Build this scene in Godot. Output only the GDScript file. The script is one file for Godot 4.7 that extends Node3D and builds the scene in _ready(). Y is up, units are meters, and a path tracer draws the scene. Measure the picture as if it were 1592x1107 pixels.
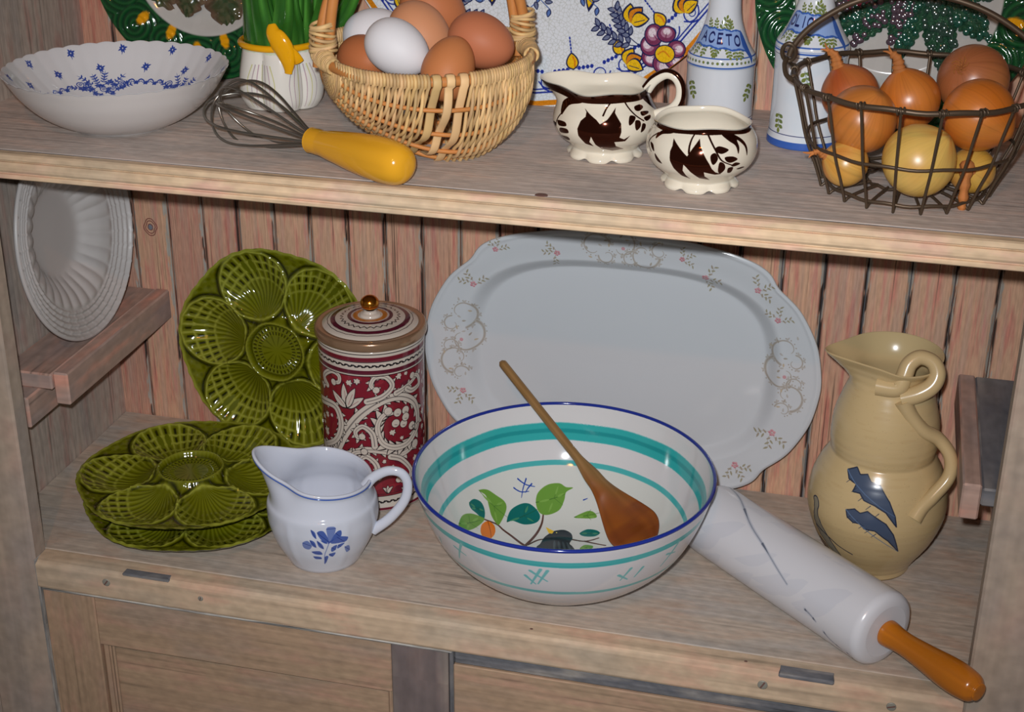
extends Node3D
# A painted-wood cupboard with crockery on two shelves, lit by a small flash and weak room light.
# Units are metres: x to the right, y up, z towards the viewer; the lower shelf lies at y = 0, its front edge at z = 0.

const H := 0.4062      # top of the upper shelf
const ZB := -0.309     # face of the back boards
var M := {}            # materials
var taken := {}


# ---------------------------------------------------------------- mesh building
class Msh:
	var v := PackedVector3Array()
	var n := PackedVector3Array()
	var uv := PackedVector2Array()
	var c := PackedColorArray()
	var ix := PackedInt32Array()

	# a patch of nu x nv cells; P(u, v) gives the place, K(u, v) the vertex colour, T(u, v) the texture place
	func grid(nu: int, nv: int, P: Callable, wrap := false, flip := false, K = null, T = null) -> Msh:
		var o := v.size()
		var w := nu + 1
		for j in nv + 1:
			for i in w:
				var a := float(i) / nu
				var b := float(j) / nv
				v.append(P.call(a, b))
				uv.append(T.call(a, b) if T != null else Vector2(a, 1.0 - b))
				c.append(K.call(a, b) if K != null else Color.WHITE)
		var s := -1.0 if flip else 1.0
		for j in nv + 1:
			for i in w:
				var il := (i - 1 if i > 0 else (nu - 1 if wrap else 0))
				var ir := (i + 1 if i < nu else (1 if wrap else nu))
				var jl := maxi(j - 1, 0)
				var jr := mini(j + 1, nv)
				var du := v[o + j * w + ir] - v[o + j * w + il]
				if du.length_squared() < 1e-14:
					var jj := (j + 1 if j < nv else j - 1)
					if j > 0 and j < nv: jj = j + 1
					du = v[o + jj * w + ir] - v[o + jj * w + il]
				var dv := v[o + jr * w + i] - v[o + jl * w + i]
				n.append((du.cross(dv) * s).normalized())
		for j in [0, nv]:      # a pole: one normal for the whole row
			if v[o + j * w].distance_squared_to(v[o + j * w + nu / 2]) < 1e-12 and v[o + j * w].distance_squared_to(v[o + j * w + nu / 3]) < 1e-12:
				var t := Vector3.ZERO
				for i in w: t += n[o + j * w + i]
				t = t.normalized()
				for i in w: n[o + j * w + i] = t
		for j in nv:
			for i in nu:
				var a := o + j * w + i
				var b := a + 1
				var d := a + w
				var e := d + 1
				if flip: ix.append_array([a, b, e, a, e, d])
				else: ix.append_array([a, e, b, a, d, e])
		return self

	func quad(a: Vector3, b: Vector3, cc: Vector3, d: Vector3, nn: Vector3, ua := Vector2.ZERO, ub := Vector2(1, 0), uc := Vector2(1, 1), ud := Vector2(0, 1), col := Color.WHITE) -> void:
		var o := v.size()
		v.append_array([a, b, cc, d])
		n.append_array([nn, nn, nn, nn])
		uv.append_array([ua, ub, uc, ud])
		c.append_array([col, col, col, col])
		if (b - a).cross(cc - a).dot(nn) > 0.0: ix.append_array([o, o + 2, o + 1, o, o + 3, o + 2])
		else: ix.append_array([o, o + 1, o + 2, o, o + 2, o + 3])

	func tri(a: Vector3, b: Vector3, cc: Vector3, nn: Vector3, ua := Vector2.ZERO, col := Color.WHITE) -> void:
		var o := v.size()
		v.append_array([a, b, cc])
		n.append_array([nn, nn, nn])
		uv.append_array([ua, ua, ua])
		c.append_array([col, col, col])
		if (b - a).cross(cc - a).dot(nn) > 0.0: ix.append_array([o, o + 2, o + 1])
		else: ix.append_array([o, o + 1, o + 2])

	# a bevelled box; g is the axis the grain runs along, so that uv = (along grain, across) * us + uo
	func box(p: Vector3, size: Vector3, bev := 0.0015, g := 0, us := Vector2(1, 4), uo := Vector2.ZERO, fit := false) -> Msh:
		var h := size * 0.5
		var q := func(ax: int, sx: float, bx: int, sb: float, dx: int, sd: float, ia: bool, ib: bool, ic: bool) -> Vector3:
			var r := Vector3.ZERO
			r[ax] = sx * (h[ax] - (0.0 if ia else bev))
			r[bx] = sb * (h[bx] - (0.0 if ib else bev))
			r[dx] = sd * (h[dx] - (0.0 if ic else bev))
			return r
		var tex := func(r: Vector3, ax: int) -> Vector2:
			var o1 := g
			var o2 := 0
			if ax == g:
				o1 = (g + 1) % 3
				o2 = (g + 2) % 3
			else:
				o2 = 3 - ax - g
			if fit: return Vector2((r[o1] + p[o1]) * us.x + uo.x, clampf(r[o2] / size[o2] + 0.5, 0.0, 1.0) * us.y + uo.y)
			return Vector2((r[o1] + p[o1]) * us.x + uo.x, (r[o2] + p[o2]) * us.y + uo.y + ax * 0.37)
		for ax in 3:
			var b: int = (ax + 1) % 3
			var d: int = (ax + 2) % 3
			for s in [-1.0, 1.0]:
				var nn := Vector3.ZERO
				nn[ax] = s
				var k := []
				for e in [[-1.0, -1.0], [1.0, -1.0], [1.0, 1.0], [-1.0, 1.0]]:
					k.append(q.call(ax, s, b, e[0], d, e[1], true, false, false))
				quad(p + k[0], p + k[1], p + k[2], p + k[3], nn, tex.call(k[0], ax), tex.call(k[1], ax), tex.call(k[2], ax), tex.call(k[3], ax))
				for t in [-1.0, 1.0]:      # the bevel between face ax and face b
					var n2 := Vector3.ZERO
					n2[ax] = s
					n2[b] = t
					var f0: Vector3 = q.call(ax, s, b, t, d, -1.0, true, false, false)
					var f1: Vector3 = q.call(ax, s, b, t, d, 1.0, true, false, false)
					var f2: Vector3 = q.call(ax, s, b, t, d, 1.0, false, true, false)
					var f3: Vector3 = q.call(ax, s, b, t, d, -1.0, false, true, false)
					quad(p + f0, p + f1, p + f2, p + f3, n2.normalized(), tex.call(f0, ax), tex.call(f1, ax), tex.call(f2, ax), tex.call(f3, ax))
		for sx in [-1.0, 1.0]:
			for sy in [-1.0, 1.0]:
				for sz in [-1.0, 1.0]:
					tri(p + q.call(0, sx, 1, sy, 2, sz, true, false, false), p + q.call(0, sx, 1, sy, 2, sz, false, true, false), p + q.call(0, sx, 1, sy, 2, sz, false, false, true), Vector3(sx, sy, sz).normalized(), Vector2(p.x, p.y))
		return self

	# a round bar along a path; R is a radius or R(t)
	func tube(path: PackedVector3Array, R, sides := 8, closed := false, K = null, flat := 1.0, up := Vector3.ZERO) -> Msh:
		var m := path.size()
		var tan := PackedVector3Array()
		var nor := PackedVector3Array()
		for i in m:
			var a := path[(i - 1 + m) % m] if closed or i > 0 else path[i]
			var b := path[(i + 1) % m] if closed or i < m - 1 else path[i]
			tan.append((b - a).normalized())
		var nn := up if up != Vector3.ZERO else (Vector3.UP if absf(tan[0].y) < 0.9 else Vector3.RIGHT)
		for i in m:
			nn = (nn - tan[i] * nn.dot(tan[i])).normalized()
			if up != Vector3.ZERO: nn = (up - tan[i] * up.dot(tan[i])).normalized()
			nor.append(nn)
		var last := m if closed else m - 1
		var f := func(a: float, b: float) -> Vector3:
			var k := roundi(b * last)
			var r: float = R.call(b) if R is Callable else R
			var i := k % m
			var bi := tan[i].cross(nor[i])
			return path[i] + (nor[i] * cos(a * TAU) * flat + bi * sin(a * TAU)) * r
		grid(sides, last, f, true, false, K)
		if not closed:
			for e in [0, m - 1]:
				var ctr := path[e]
				var ee: float = 0.0 if e == 0 else 1.0
				var nd: Vector3 = -tan[e] if e == 0 else tan[e]
				for s in sides:
					tri(ctr, f.call(float(s) / sides, ee), f.call(float(s + 1) / sides, ee), nd, Vector2.ZERO, K.call(0.0, ee) if K != null else Color.WHITE)
		return self

	# turned round the y axis: profile of (radius, height), outside wound upwards; D(p, u, t) bends the surface
	func lathe(pr: PackedVector2Array, seg: int, D = null, top := 0.0, K = null) -> Msh:
		var m := pr.size() - 1
		var f := func(a: float, b: float) -> Vector3:
			var q := pr[roundi(b * m)]
			var p := Vector3(q.x * cos(a * TAU), q.y, -q.x * sin(a * TAU))
			return D.call(p, a, b) if D != null else p
		var t := func(a: float, b: float) -> Vector2:
			return Vector2(a, 1.0 - (pr[roundi(b * m)].y / top if top > 0.0 else b))
		return grid(seg, m, f, true, false, K, t)

	func ball(p: Vector3, r: Vector3, seg := 12, bs := Basis()) -> Msh:
		return grid(seg, seg / 2, func(a: float, b: float) -> Vector3:
			var t := (b - 0.5) * PI
			return p + bs * (Vector3(cos(a * TAU) * cos(t), sin(t), -sin(a * TAU) * cos(t)) * r), true)


func put(called: String, parent: Node, parts: Array) -> MeshInstance3D:
	var am := ArrayMesh.new()
	for e in parts:
		var m: Msh = e[0]
		var arr := []
		arr.resize(Mesh.ARRAY_MAX)
		arr[Mesh.ARRAY_VERTEX] = m.v
		arr[Mesh.ARRAY_NORMAL] = m.n
		arr[Mesh.ARRAY_TEX_UV] = m.uv
		arr[Mesh.ARRAY_COLOR] = m.c
		arr[Mesh.ARRAY_INDEX] = m.ix
		am.add_surface_from_arrays(Mesh.PRIMITIVE_TRIANGLES, arr)
		am.surface_set_material(am.get_surface_count() - 1, e[1])
	return hang(called, parent, am)


func hang(called: String, parent: Node, am: Mesh) -> MeshInstance3D:
	var o := MeshInstance3D.new()
	o.mesh = am
	o.name = numbered(called, parent)
	parent.add_child(o, true)
	return o


func numbered(called: String, parent: Node) -> String:
	var key := str(parent.get_instance_id()) + called
	var k: int = taken.get(key, 0)
	taken[key] = k + 1
	return called if k == 0 else "%s_%03d" % [called, k]


func thing(called: String, label: String, category: String, at := Vector3.ZERO, turn := 0.0, group := "") -> Node3D:
	var o := Node3D.new()
	o.name = numbered(called, self)
	add_child(o, true)
	o.position = at
	o.rotation.y = turn
	tag(o, label, category, group)
	return o


func tag(o: Node, label: String, category: String, group := "") -> void:
	o.set_meta("label", label)
	o.set_meta("category", category)
	if group: o.set_meta("group", group)


# a smooth curve through 2D points (Catmull-Rom)
func spline(p: Array, per := 6, closed := false) -> PackedVector2Array:
	var r := PackedVector2Array()
	var m := p.size()
	for i in (m if closed else m - 1):
		var p0: Vector2 = p[(i - 1 + m) % m] if closed or i > 0 else p[i]
		var p1: Vector2 = p[i]
		var p2: Vector2 = p[(i + 1) % m]
		var p3: Vector2 = p[(i + 2) % m] if closed or i + 2 < m else p2
		for k in per:
			var t := float(k) / per
			r.append(0.5 * (2.0 * p1 + (p2 - p0) * t + (2.0 * p0 - 5.0 * p1 + 4.0 * p2 - p3) * t * t + (3.0 * p1 - p0 - 3.0 * p2 + p3) * t * t * t))
	if not closed: r.append(p[m - 1])
	return r


func spline3(p: Array, per := 6, closed := false) -> PackedVector3Array:
	var r := PackedVector3Array()
	var m := p.size()
	for i in (m if closed else m - 1):
		var p0: Vector3 = p[(i - 1 + m) % m] if closed or i > 0 else p[i]
		var p1: Vector3 = p[i]
		var p2: Vector3 = p[(i + 1) % m]
		var p3: Vector3 = p[(i + 2) % m] if closed or i + 2 < m else p2
		for k in per:
			var t := float(k) / per
			r.append(0.5 * (2.0 * p1 + (p2 - p0) * t + (2.0 * p0 - 5.0 * p1 + 4.0 * p2 - p3) * t * t + (3.0 * p1 - p0 - 3.0 * p2 + p3) * t * t * t))
	if not closed: r.append(p[m - 1])
	return r


func v2(a: Array) -> Array:
	var r := []
	for i in a.size() / 2: r.append(Vector2(a[2 * i], a[2 * i + 1]))
	return r


# ---------------------------------------------------------------- painting of flat print (glaze painting, lettering)
class Pic:
	var im: Image
	var w: int
	var h: int
	const K := 2

	func _init(ww: int, hh: int, bg: Color) -> void:
		w = ww
		h = hh
		im = Image.create(w * K, h * K, false, Image.FORMAT_RGB8)
		im.fill(bg)

	func poly(p: PackedVector2Array, col: Color) -> void:
		var m := p.size()
		var lo := 1e9
		var hi := -1e9
		for q in p:
			lo = minf(lo, q.y)
			hi = maxf(hi, q.y)
		var y0 := maxi(0, int(lo * K))
		var y1 := mini(h * K - 1, int(hi * K))
		for y in range(y0, y1 + 1):
			var yc := (y + 0.5) / K
			var xs := []
			var a := p[m - 1]
			for b in p:
				if (a.y <= yc) != (b.y <= yc): xs.append(a.x + (yc - a.y) / (b.y - a.y) * (b.x - a.x))
				a = b
			if xs.size() < 2: continue
			xs.sort()
			for i in range(0, xs.size() - 1, 2):
				var xa := int(round(xs[i] * K))
				var xb := int(round(xs[i + 1] * K))
				if xb > xa: im.fill_rect(Rect2i(xa, y, xb - xa, 1), col)

	func ell(p: Vector2, rx: float, ry: float, col: Color, rot := 0.0) -> void:
		var q := PackedVector2Array()
		var m := 10 if rx + ry < 8 else 24
		for i in m: q.append(p + Vector2(cos(i * TAU / m) * rx, sin(i * TAU / m) * ry).rotated(rot))
		poly(q, col)

	func line(p: PackedVector2Array, w0: float, col: Color, w1 := -1.0) -> void:
		if w1 < 0.0: w1 = w0
		var m := p.size() - 1
		for i in m:
			var a := p[i]
			var b := p[i + 1]
			var d := (b - a).normalized().orthogonal()
			var ra := lerpf(w0, w1, float(i) / m) * 0.5
			var rb := lerpf(w0, w1, float(i + 1) / m) * 0.5
			poly(PackedVector2Array([a + d * ra, b + d * rb, b - d * rb, a - d * ra]), col)
			if rb > 0.6: ell(b, rb, rb, col)
		if w0 > 1.2: ell(p[0], w0 * 0.5, w0 * 0.5, col)

	# a pointed leaf from a to b, fat in the middle, bent to one side
	func leaf(a: Vector2, b: Vector2, wd: float, col: Color, bend := 0.0) -> void:
		var d := b - a
		var s := d.orthogonal().normalized()
		var q := PackedVector2Array()
		for i in 9:
			var t := i / 8.0
			q.append(a + d * t + s * (bend * sin(t * PI) + wd * 0.5 * pow(sin(pow(t, 0.8) * PI), 0.8)))
		for i in 9:
			var t := 1.0 - i / 8.0
			q.append(a + d * t + s * (bend * sin(t * PI) - wd * 0.5 * pow(sin(pow(t, 0.8) * PI), 0.8)))
		poly(q, col)

	func tex() -> ImageTexture:
		im.resize(w, h, Image.INTERPOLATE_BILINEAR)
		return ImageTexture.create_from_image(im)


func curve2(a: Array, per := 6, closed := false) -> PackedVector2Array:
	return spline(a, per, closed)


# stored (u, height) or (x, z) pairs to picture places
func onpic(a: Array, w: float, h: float, top: float) -> Array:
	var r := []
	for q in v2(a): r.append(Vector2(q.x * w, (1.0 - q.y / top) * h))
	return r


func ondisc(a: Array, size: float, R: float) -> Array:
	var r := []
	for q in v2(a): r.append(Vector2(q.x / R * 0.5 + 0.5, q.y / R * 0.5 + 0.5) * size)
	return r


func hsh(k: float) -> float:
	var s := sin(k * 127.1 + 11.7) * 43758.5453
	return s - floor(s)


# ---------------------------------------------------------------- materials
func mat(col: Color, rough := 0.5, metal := 0.0, spec := 0.5) -> StandardMaterial3D:
	var m := StandardMaterial3D.new()
	m.albedo_color = col
	m.roughness = rough
	m.metallic = metal
	m.metallic_specular = spec
	return m


func tmat(t: Texture2D, rough := 0.5, spec := 0.5) -> StandardMaterial3D:
	var m := mat(Color.WHITE, rough, 0.0, spec)
	m.albedo_texture = t
	return m


func vmat(rough := 0.5, spec := 0.5, metal := 0.0) -> StandardMaterial3D:
	var m := mat(Color.WHITE, rough, metal, spec)
	m.vertex_color_use_as_albedo = true
	return m


func lin(c: Color) -> Color:
	return c.srgb_to_linear()


# eight-bit noise, made small and stretched: sx and sy are how far the grain is drawn out
func nz(sd: int, w: int, h: int, sx: int, sy: int, freq: float, oct := 3) -> PackedByteArray:
	var f := FastNoiseLite.new()
	f.seed = sd
	f.noise_type = FastNoiseLite.TYPE_SIMPLEX_SMOOTH
	f.frequency = freq
	f.fractal_octaves = oct
	var im := f.get_seamless_image(maxi(w / sx, 8), maxi(h / sy, 8))
	im.convert(Image.FORMAT_L8)
	im.resize(w, h, Image.INTERPOLATE_CUBIC)
	return im.get_data()


# limed, worn wood: grain runs along the picture's width
func wood(w: int, h: int, sd: int, base: Color, alt: Color, pink: Color, grey: Color, pk: float, gk: float, crack: float, seam := 0.0) -> Array:
	var a := nz(sd, w, h, 24, 1, 0.045, 3)
	var b := nz(sd + 1, w, h, 6, 2, 0.03, 3)
	var g := nz(sd + 2, w, h, 64, 1, 0.16, 3)
	var q := nz(sd + 3, w, h, 3, 1, 0.035, 4)
	var e := nz(sd + 4, w, h, 2, 1, 0.11, 3)
	var out := PackedByteArray()
	out.resize(w * h * 3)
	var ht := PackedByteArray()
	ht.resize(w * h)
	for y in h:
		var ed := 0.0
		if seam > 0.0:
			var t := minf(y, h - 1 - y) / float(h)
			ed = clampf(1.0 - t / seam, 0.0, 1.0)
		for x in w:
			var i := y * w + x
			var na := a[i] / 255.0
			var nb := b[i] / 255.0
			var ng := g[i] / 255.0
			var nq := q[i] / 255.0
			var ne := e[i] / 255.0
			var k1 := clampf(na * 0.6 + nb * 0.8 - 0.2, 0.0, 1.0)
			var k2 := clampf((nq * 0.8 + ng * 0.2 - 0.5) * 3.2, 0.0, 1.0) * pk
			var k3 := clampf((nb * 0.75 + na * 0.25 - 0.5) * 3.2, 0.0, 1.0) * gk
			if ed > 0.0: k3 = maxf(k3, clampf((ne * 0.55 + ng * 0.25 + ed * 0.6 - 0.72) * 9.0, 0.0, 1.0) * 0.9)
			var li := 1.0 + (ng - 0.5) * 0.13 + (ne - 0.5) * 0.13 + (na - 0.5) * 0.06 + (nq - 0.5) * 0.10
			if ed > 0.55 and nq > 0.52: k3 = -minf((nq - 0.52) * 9.0, 0.7) * smoothstep(0.55, 0.9, ed)
			var dk := clampf((0.27 - (ng * 0.6 + nb * 0.4)) * 9.0, 0.0, 1.0) * crack
			li *= 1.0 - dk * 0.5
			if k3 < 0.0:      # old dark paint left in the joint
				li *= 1.0 + k3
				k3 = -k3 * 0.5
			var r := lerpf(lerpf(lerpf(base.r, alt.r, k1), pink.r, k2), grey.r, k3) * li
			var gg := lerpf(lerpf(lerpf(base.g, alt.g, k1), pink.g, k2), grey.g, k3) * li
			var bb := lerpf(lerpf(lerpf(base.b, alt.b, k1), pink.b, k2), grey.b, k3) * li
			out[i * 3] = clampi(int(r * 255.0), 0, 255)
			out[i * 3 + 1] = clampi(int(gg * 255.0), 0, 255)
			out[i * 3 + 2] = clampi(int(bb * 255.0), 0, 255)
			ht[i] = clampi(int(128 + (ng - 0.5) * 120 + (ne - 0.5) * 60 - dk * 90), 0, 255)
	return [Image.create_from_data(w, h, false, Image.FORMAT_RGB8, out), Image.create_from_data(w, h, false, Image.FORMAT_L8, ht)]


func wmat(p: Array, rough := 0.72) -> StandardMaterial3D:
	var m := tmat(ImageTexture.create_from_image(p[0]), rough, 0.35)
	m.heightmap_enabled = true
	m.heightmap_texture = ImageTexture.create_from_image(p[1])
	m.heightmap_scale = 0.06
	return m

# places of painted motifs: (turn, height) pairs on turned vessels, (x, z) pairs inside the big bowl
const P_JUG := {
	"tulip": [.7013,.0489,.7225,.0450,.7501,.0407,.7620,.0376,.7827,.0410,.8131,.0497,.8090,.0459,.8256,.0382,.8262,.0313,.8215,.0266,.8370,.0246,.8544,.0275,.8420,.0227,.8075,.0224,.8160,.0179,.8567,.0133,.8107,.0120,.7673,.0145,.7477,.0193,.7365,.0268,.7291,.0214,.7408,.0173,.7136,.0190,.6956,.0260,.6926,.0320,.7005,.0387,.7138,.0423,.7117,.0460],
	"stem": [.7698,.0440,.7818,.0497,.8060,.0555,.8321,.0585],
	"vine": [.8352,.0585,.8654,.0475,.8844,.0419,.9069,.0377],
	"l1": [.8868,.0495,.9132,.0499,.9259,.0473,.9014,.0455,.8860,.0466],
	"l2": [.9081,.0448,.9403,.0436,.9371,.0422,.9099,.0415,.9021,.0428],
	"l3": [.9107,.0402,.9436,.0406,.9398,.0381,.9181,.0371],
	"l4": [.8592,.0433,.8776,.0421,.8692,.0386,.8535,.0360,.8510,.0391],
	"l5": [.8745,.0391,.8911,.0384,.8920,.0342,.8770,.0312,.8715,.0342],
	"l6": [.9005,.0359,.9132,.0345,.9074,.0306,.8932,.0288,.8938,.0319],
	"lf": [.7081,.0573,.6470,.0553,.5946,.0474,.6167,.0391,.6329,.0474,.6793,.0523],
	"lv": [.6190,.0420,.5988,.0350,.5905,.0276,.6003,.0213,.5999,.0156],
	"l7": [.6002,.0336,.6401,.0348,.6480,.0317,.6115,.0300],
	"l8": [.6175,.0282,.6523,.0296,.6560,.0261,.6118,.0241],
	"l9": [.5931,.0199,.6456,.0221,.6470,.0189,.6043,.0176],
	"l10": [.5551,.0294,.5921,.0301,.5601,.0214,.5595,.0245],
	"dk": [.9032,.0587,.9696,.0537,.0261,.0445,.9985,.0413,.9637,.0469,.9366,.0524],
}
const P_SUGAR := {
	"tulip": [.6772,.0455,.6983,.0411,.7205,.0361,.7290,.0344,.7422,.0401,.7602,.0464,.7644,.0417,.7783,.0353,.7917,.0299,.8013,.0252,.8137,.0220,.8347,.0200,.8151,.0196,.7791,.0221,.7834,.0179,.8061,.0133,.7671,.0154,.7399,.0214,.7269,.0256,.7194,.0276,.7153,.0220,.7238,.0172,.7351,.0134,.7073,.0164,.6864,.0229,.6767,.0292,.6758,.0361,.6806,.0404],
	"stem": [.7333,.0365,.7329,.0422,.7378,.0473,.7525,.0525],
	"vine": [.7779,.0523,.7926,.0454,.8078,.0393,.8287,.0317,.8662,.0268],
	"l1": [.8052,.0393,.8184,.0417,.8478,.0393,.8260,.0367],
	"l2": [.7955,.0360,.8080,.0373,.8160,.0332,.8046,.0287,.7960,.0321],
	"l3": [.8367,.0342,.8618,.0342,.8788,.0315,.8574,.0295,.8423,.0310],
	"l4": [.8214,.0305,.8353,.0294,.8420,.0246,.8312,.0204,.8207,.0235],
	"l5": [.8516,.0250,.8683,.0251,.8677,.0205,.8546,.0207],
	"l6": [.8600,.0270,.8727,.0291,.8922,.0271,.8706,.0257],
	"l7": [.8844,.0229,.9055,.0236,.9212,.0223,.8970,.0219],
	"tr": [.8211,.0518,.8648,.0504,.9044,.0454,.9180,.0383,.9158,.0324,.9065,.0403,.8823,.0456,.8848,.0400,.8804,.0355,.8718,.0417,.8517,.0449,.8326,.0481],
	"lf": [.6762,.0528,.6318,.0501,.6052,.0451,.6082,.0416,.6277,.0459,.6663,.0486],
	"lv": [.6075,.0459,.5810,.0408,.5711,.0358,.5939,.0306],
	"l8": [.5829,.0374,.6026,.0368,.6119,.0320,.5961,.0335],
	"l9": [.6152,.0308,.6321,.0277,.6434,.0240,.6204,.0253],
}
const P_BOWL_IN := {
	"L1": [-.0953,-.0520,-.0889,-.0590,-.0800,-.0610,-.0717,-.0611,-.0683,-.0552,-.0696,-.0396,-.0717,-.0340,-.0788,-.0386,-.0836,-.0461,-.0886,-.0532],
	"L2": [-.0999,-.0329,-.0970,-.0408,-.0907,-.0438,-.0859,-.0388,-.0845,-.0292,-.0915,-.0293,-.0973,-.0291],
	"L3": [-.1010,.0003,-.1011,-.0136,-.0958,-.0240,-.0880,-.0294,-.0838,-.0292,-.0881,-.0126,-.0937,.0004,-.0987,.0053],
	"F1": [-.0806,-.0306,-.0745,-.0311,-.0714,-.0238,-.0728,-.0137,-.0778,-.0075,-.0829,-.0123,-.0842,-.0222],
	"L4": [-.0647,-.0432,-.0645,-.0561,-.0577,-.0670,-.0495,-.0720,-.0406,-.0697,-.0361,-.0640,-.0386,-.0567,-.0487,-.0498,-.0600,-.0478],
	"L5": [-.0433,-.0759,-.0432,-.0851,-.0358,-.0941,-.0249,-.0985,-.0175,-.0973,-.0105,-.0981,-.0165,-.0934,-.0168,-.0866,-.0197,-.0766,-.0297,-.0688,-.0379,-.0683],
	"b1": [-.0420,-.0224,-.0553,-.0293,-.0654,-.0321,-.0729,-.0339,-.0846,-.0295],
	"b2": [-.0410,-.0220,-.0352,-.0426,-.0330,-.0579,-.0339,-.0686],
	"b3": [-.0390,-.0245,-.0312,-.0353,-.0229,-.0396],
	"b4": [.0003,-.0449,.0130,-.0447,.0255,-.0511],
	"b5": [.0130,-.0447,.0344,-.0408],
	"bird": [-.0300,-.0230,-.0280,-.0297,-.0266,-.0409,-.0227,-.0489,-.0194,-.0530,-.0105,-.0569,-.0028,-.0540,.0004,-.0467,-.0005,-.0377,.0035,-.0330,.0120,-.0200,.0180,-.0080,.0060,-.0020,-.0120,-.0060,-.0250,-.0140],
	"beak": [-.0282,-.0554,-.0194,-.0530,-.0203,-.0488,-.0237,-.0485],
	"R1": [.0057,-.0555,.0119,-.0613,.0212,-.0608,.0254,-.0571,.0205,-.0529,.0103,-.0521],
	"R2": [-.0036,-.0730,.0078,-.0801,.0149,-.0794,.0183,-.0744,.0047,-.0729],
	"R3": [.0110,-.0322,.0143,-.0386,.0223,-.0385,.0215,-.0330,.0130,-.0290],
	"R4": [.0705,-.0514,.0772,-.0503,.0819,-.0420,.0790,-.0370,.0736,-.0402],
	"F2": [.0549,-.0744,.0628,-.0686,.0651,-.0627,.0598,-.0613,.0519,-.0669,.0493,-.0744],
	"F3": [.0451,-.0840,.0504,-.0803,.0499,-.0769,.0425,-.0797,.0396,-.0829],
	"m1": [-.0645,-.0860,-.0565,-.0858,-.0475,-.0882],
	"m2": [-.0663,-.0774,-.0593,-.0780,-.0520,-.0822],
	"m3": [-.0569,-.0901,-.0579,-.0817,-.0575,-.0735],
	"m4": [-.0508,-.0890,-.0536,-.0839,-.0549,-.0796],
	"m5": [.0151,-.1047,.0094,-.0988],
	"m6": [.0071,-.1037,.0186,-.0995],
	"m7": [.0131,-.1030,.0157,-.0989],
	"m8": [.0021,-.0897,.0057,-.0913],
}
const P_BOWL_OUT := {
	"m1": [.7438,.0770,.7540,.0669],
	"m2": [.7496,.0843,.7673,.0723],
	"m3": [.7607,.0873,.7486,.0659],
	"m4": [.7679,.0865,.7567,.0674],
	"m5": [.8446,.0754,.8577,.0667],
	"m6": [.8576,.0815,.8487,.0675],
	"m7": [.8732,.0783,.8664,.0672],
	"m8": [.6546,.0828,.6708,.0787],
	"m9": [.6690,.0917,.6537,.0677],
}
const P_PITCHER := {
	"a": [.6495,.1174,.6753,.1218,.6920,.1170,.7125,.1186,.7262,.1132,.7516,.1115,.7775,.0984,.7925,.0854,.7971,.0754,.7707,.0887,.7440,.0942,.7165,.0971,.7039,.1023,.6846,.1020,.6889,.1088,.6643,.1110],
	"b": [.6792,.0844,.6990,.0877,.7132,.0850,.7291,.0882,.7470,.0841,.7732,.0781,.7923,.0673,.8135,.0463,.7831,.0599,.7510,.0699,.7263,.0706,.7168,.0745,.6997,.0744,.6849,.0779],
	"bird": [.5059,.0681,.5471,.0815,.5779,.0825,.5908,.0699,.6112,.0622,.6342,.0565,.6525,.0423,.6529,.0174,.5633,.0154,.5502,.0299,.5327,.0383,.5323,.0543],
	"foot": [.5346,.0344,.5566,.0299,.5639,.0203,.6136,.0153,.6529,.0174],
	"wing": [.5326,.0504,.5718,.0469,.6100,.0403,.6496,.0349],
}
const P_CREAMER := {
	"p1": [.7922,.0557,.8107,.0568,.8255,.0446,.8056,.0467],
	"p2": [.8186,.0591,.8326,.0611,.8450,.0586,.8357,.0484,.8255,.0446],
	"p3": [.8440,.0538,.8596,.0555,.8572,.0485,.8277,.0438],
	"p4": [.8473,.0492,.8790,.0472,.8689,.0422,.8298,.0428],
	"l1": [.7750,.0586,.7863,.0557,.7889,.0492,.7789,.0526],
	"l2": [.7704,.0471,.7830,.0453,.7868,.0388,.7751,.0410],
	"l3": [.7478,.0433,.7641,.0463,.7741,.0403,.7644,.0357,.7488,.0374],
	"l4": [.7908,.0468,.8049,.0421,.8079,.0366,.7947,.0398],
	"l5": [.7715,.0331,.7957,.0340,.8028,.0296,.7825,.0297],
	"l6": [.7748,.0267,.7964,.0262,.7991,.0232,.7803,.0232],
	"l7": [.8314,.0374,.8469,.0399,.8434,.0341,.8314,.0321],
	"l8": [.8509,.0395,.8693,.0411,.8595,.0369,.8490,.0351],
	"l9": [.8705,.0358,.8854,.0357,.8910,.0291,.8792,.0278],
	"l10": [.8248,.0296,.8437,.0302,.8357,.0254,.8247,.0271],
	"l11": [.8105,.0259,.8214,.0261,.8139,.0176,.8072,.0154],
	"st": [.8255,.0446,.8173,.0363,.8109,.0295,.8083,.0224],
}
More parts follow.
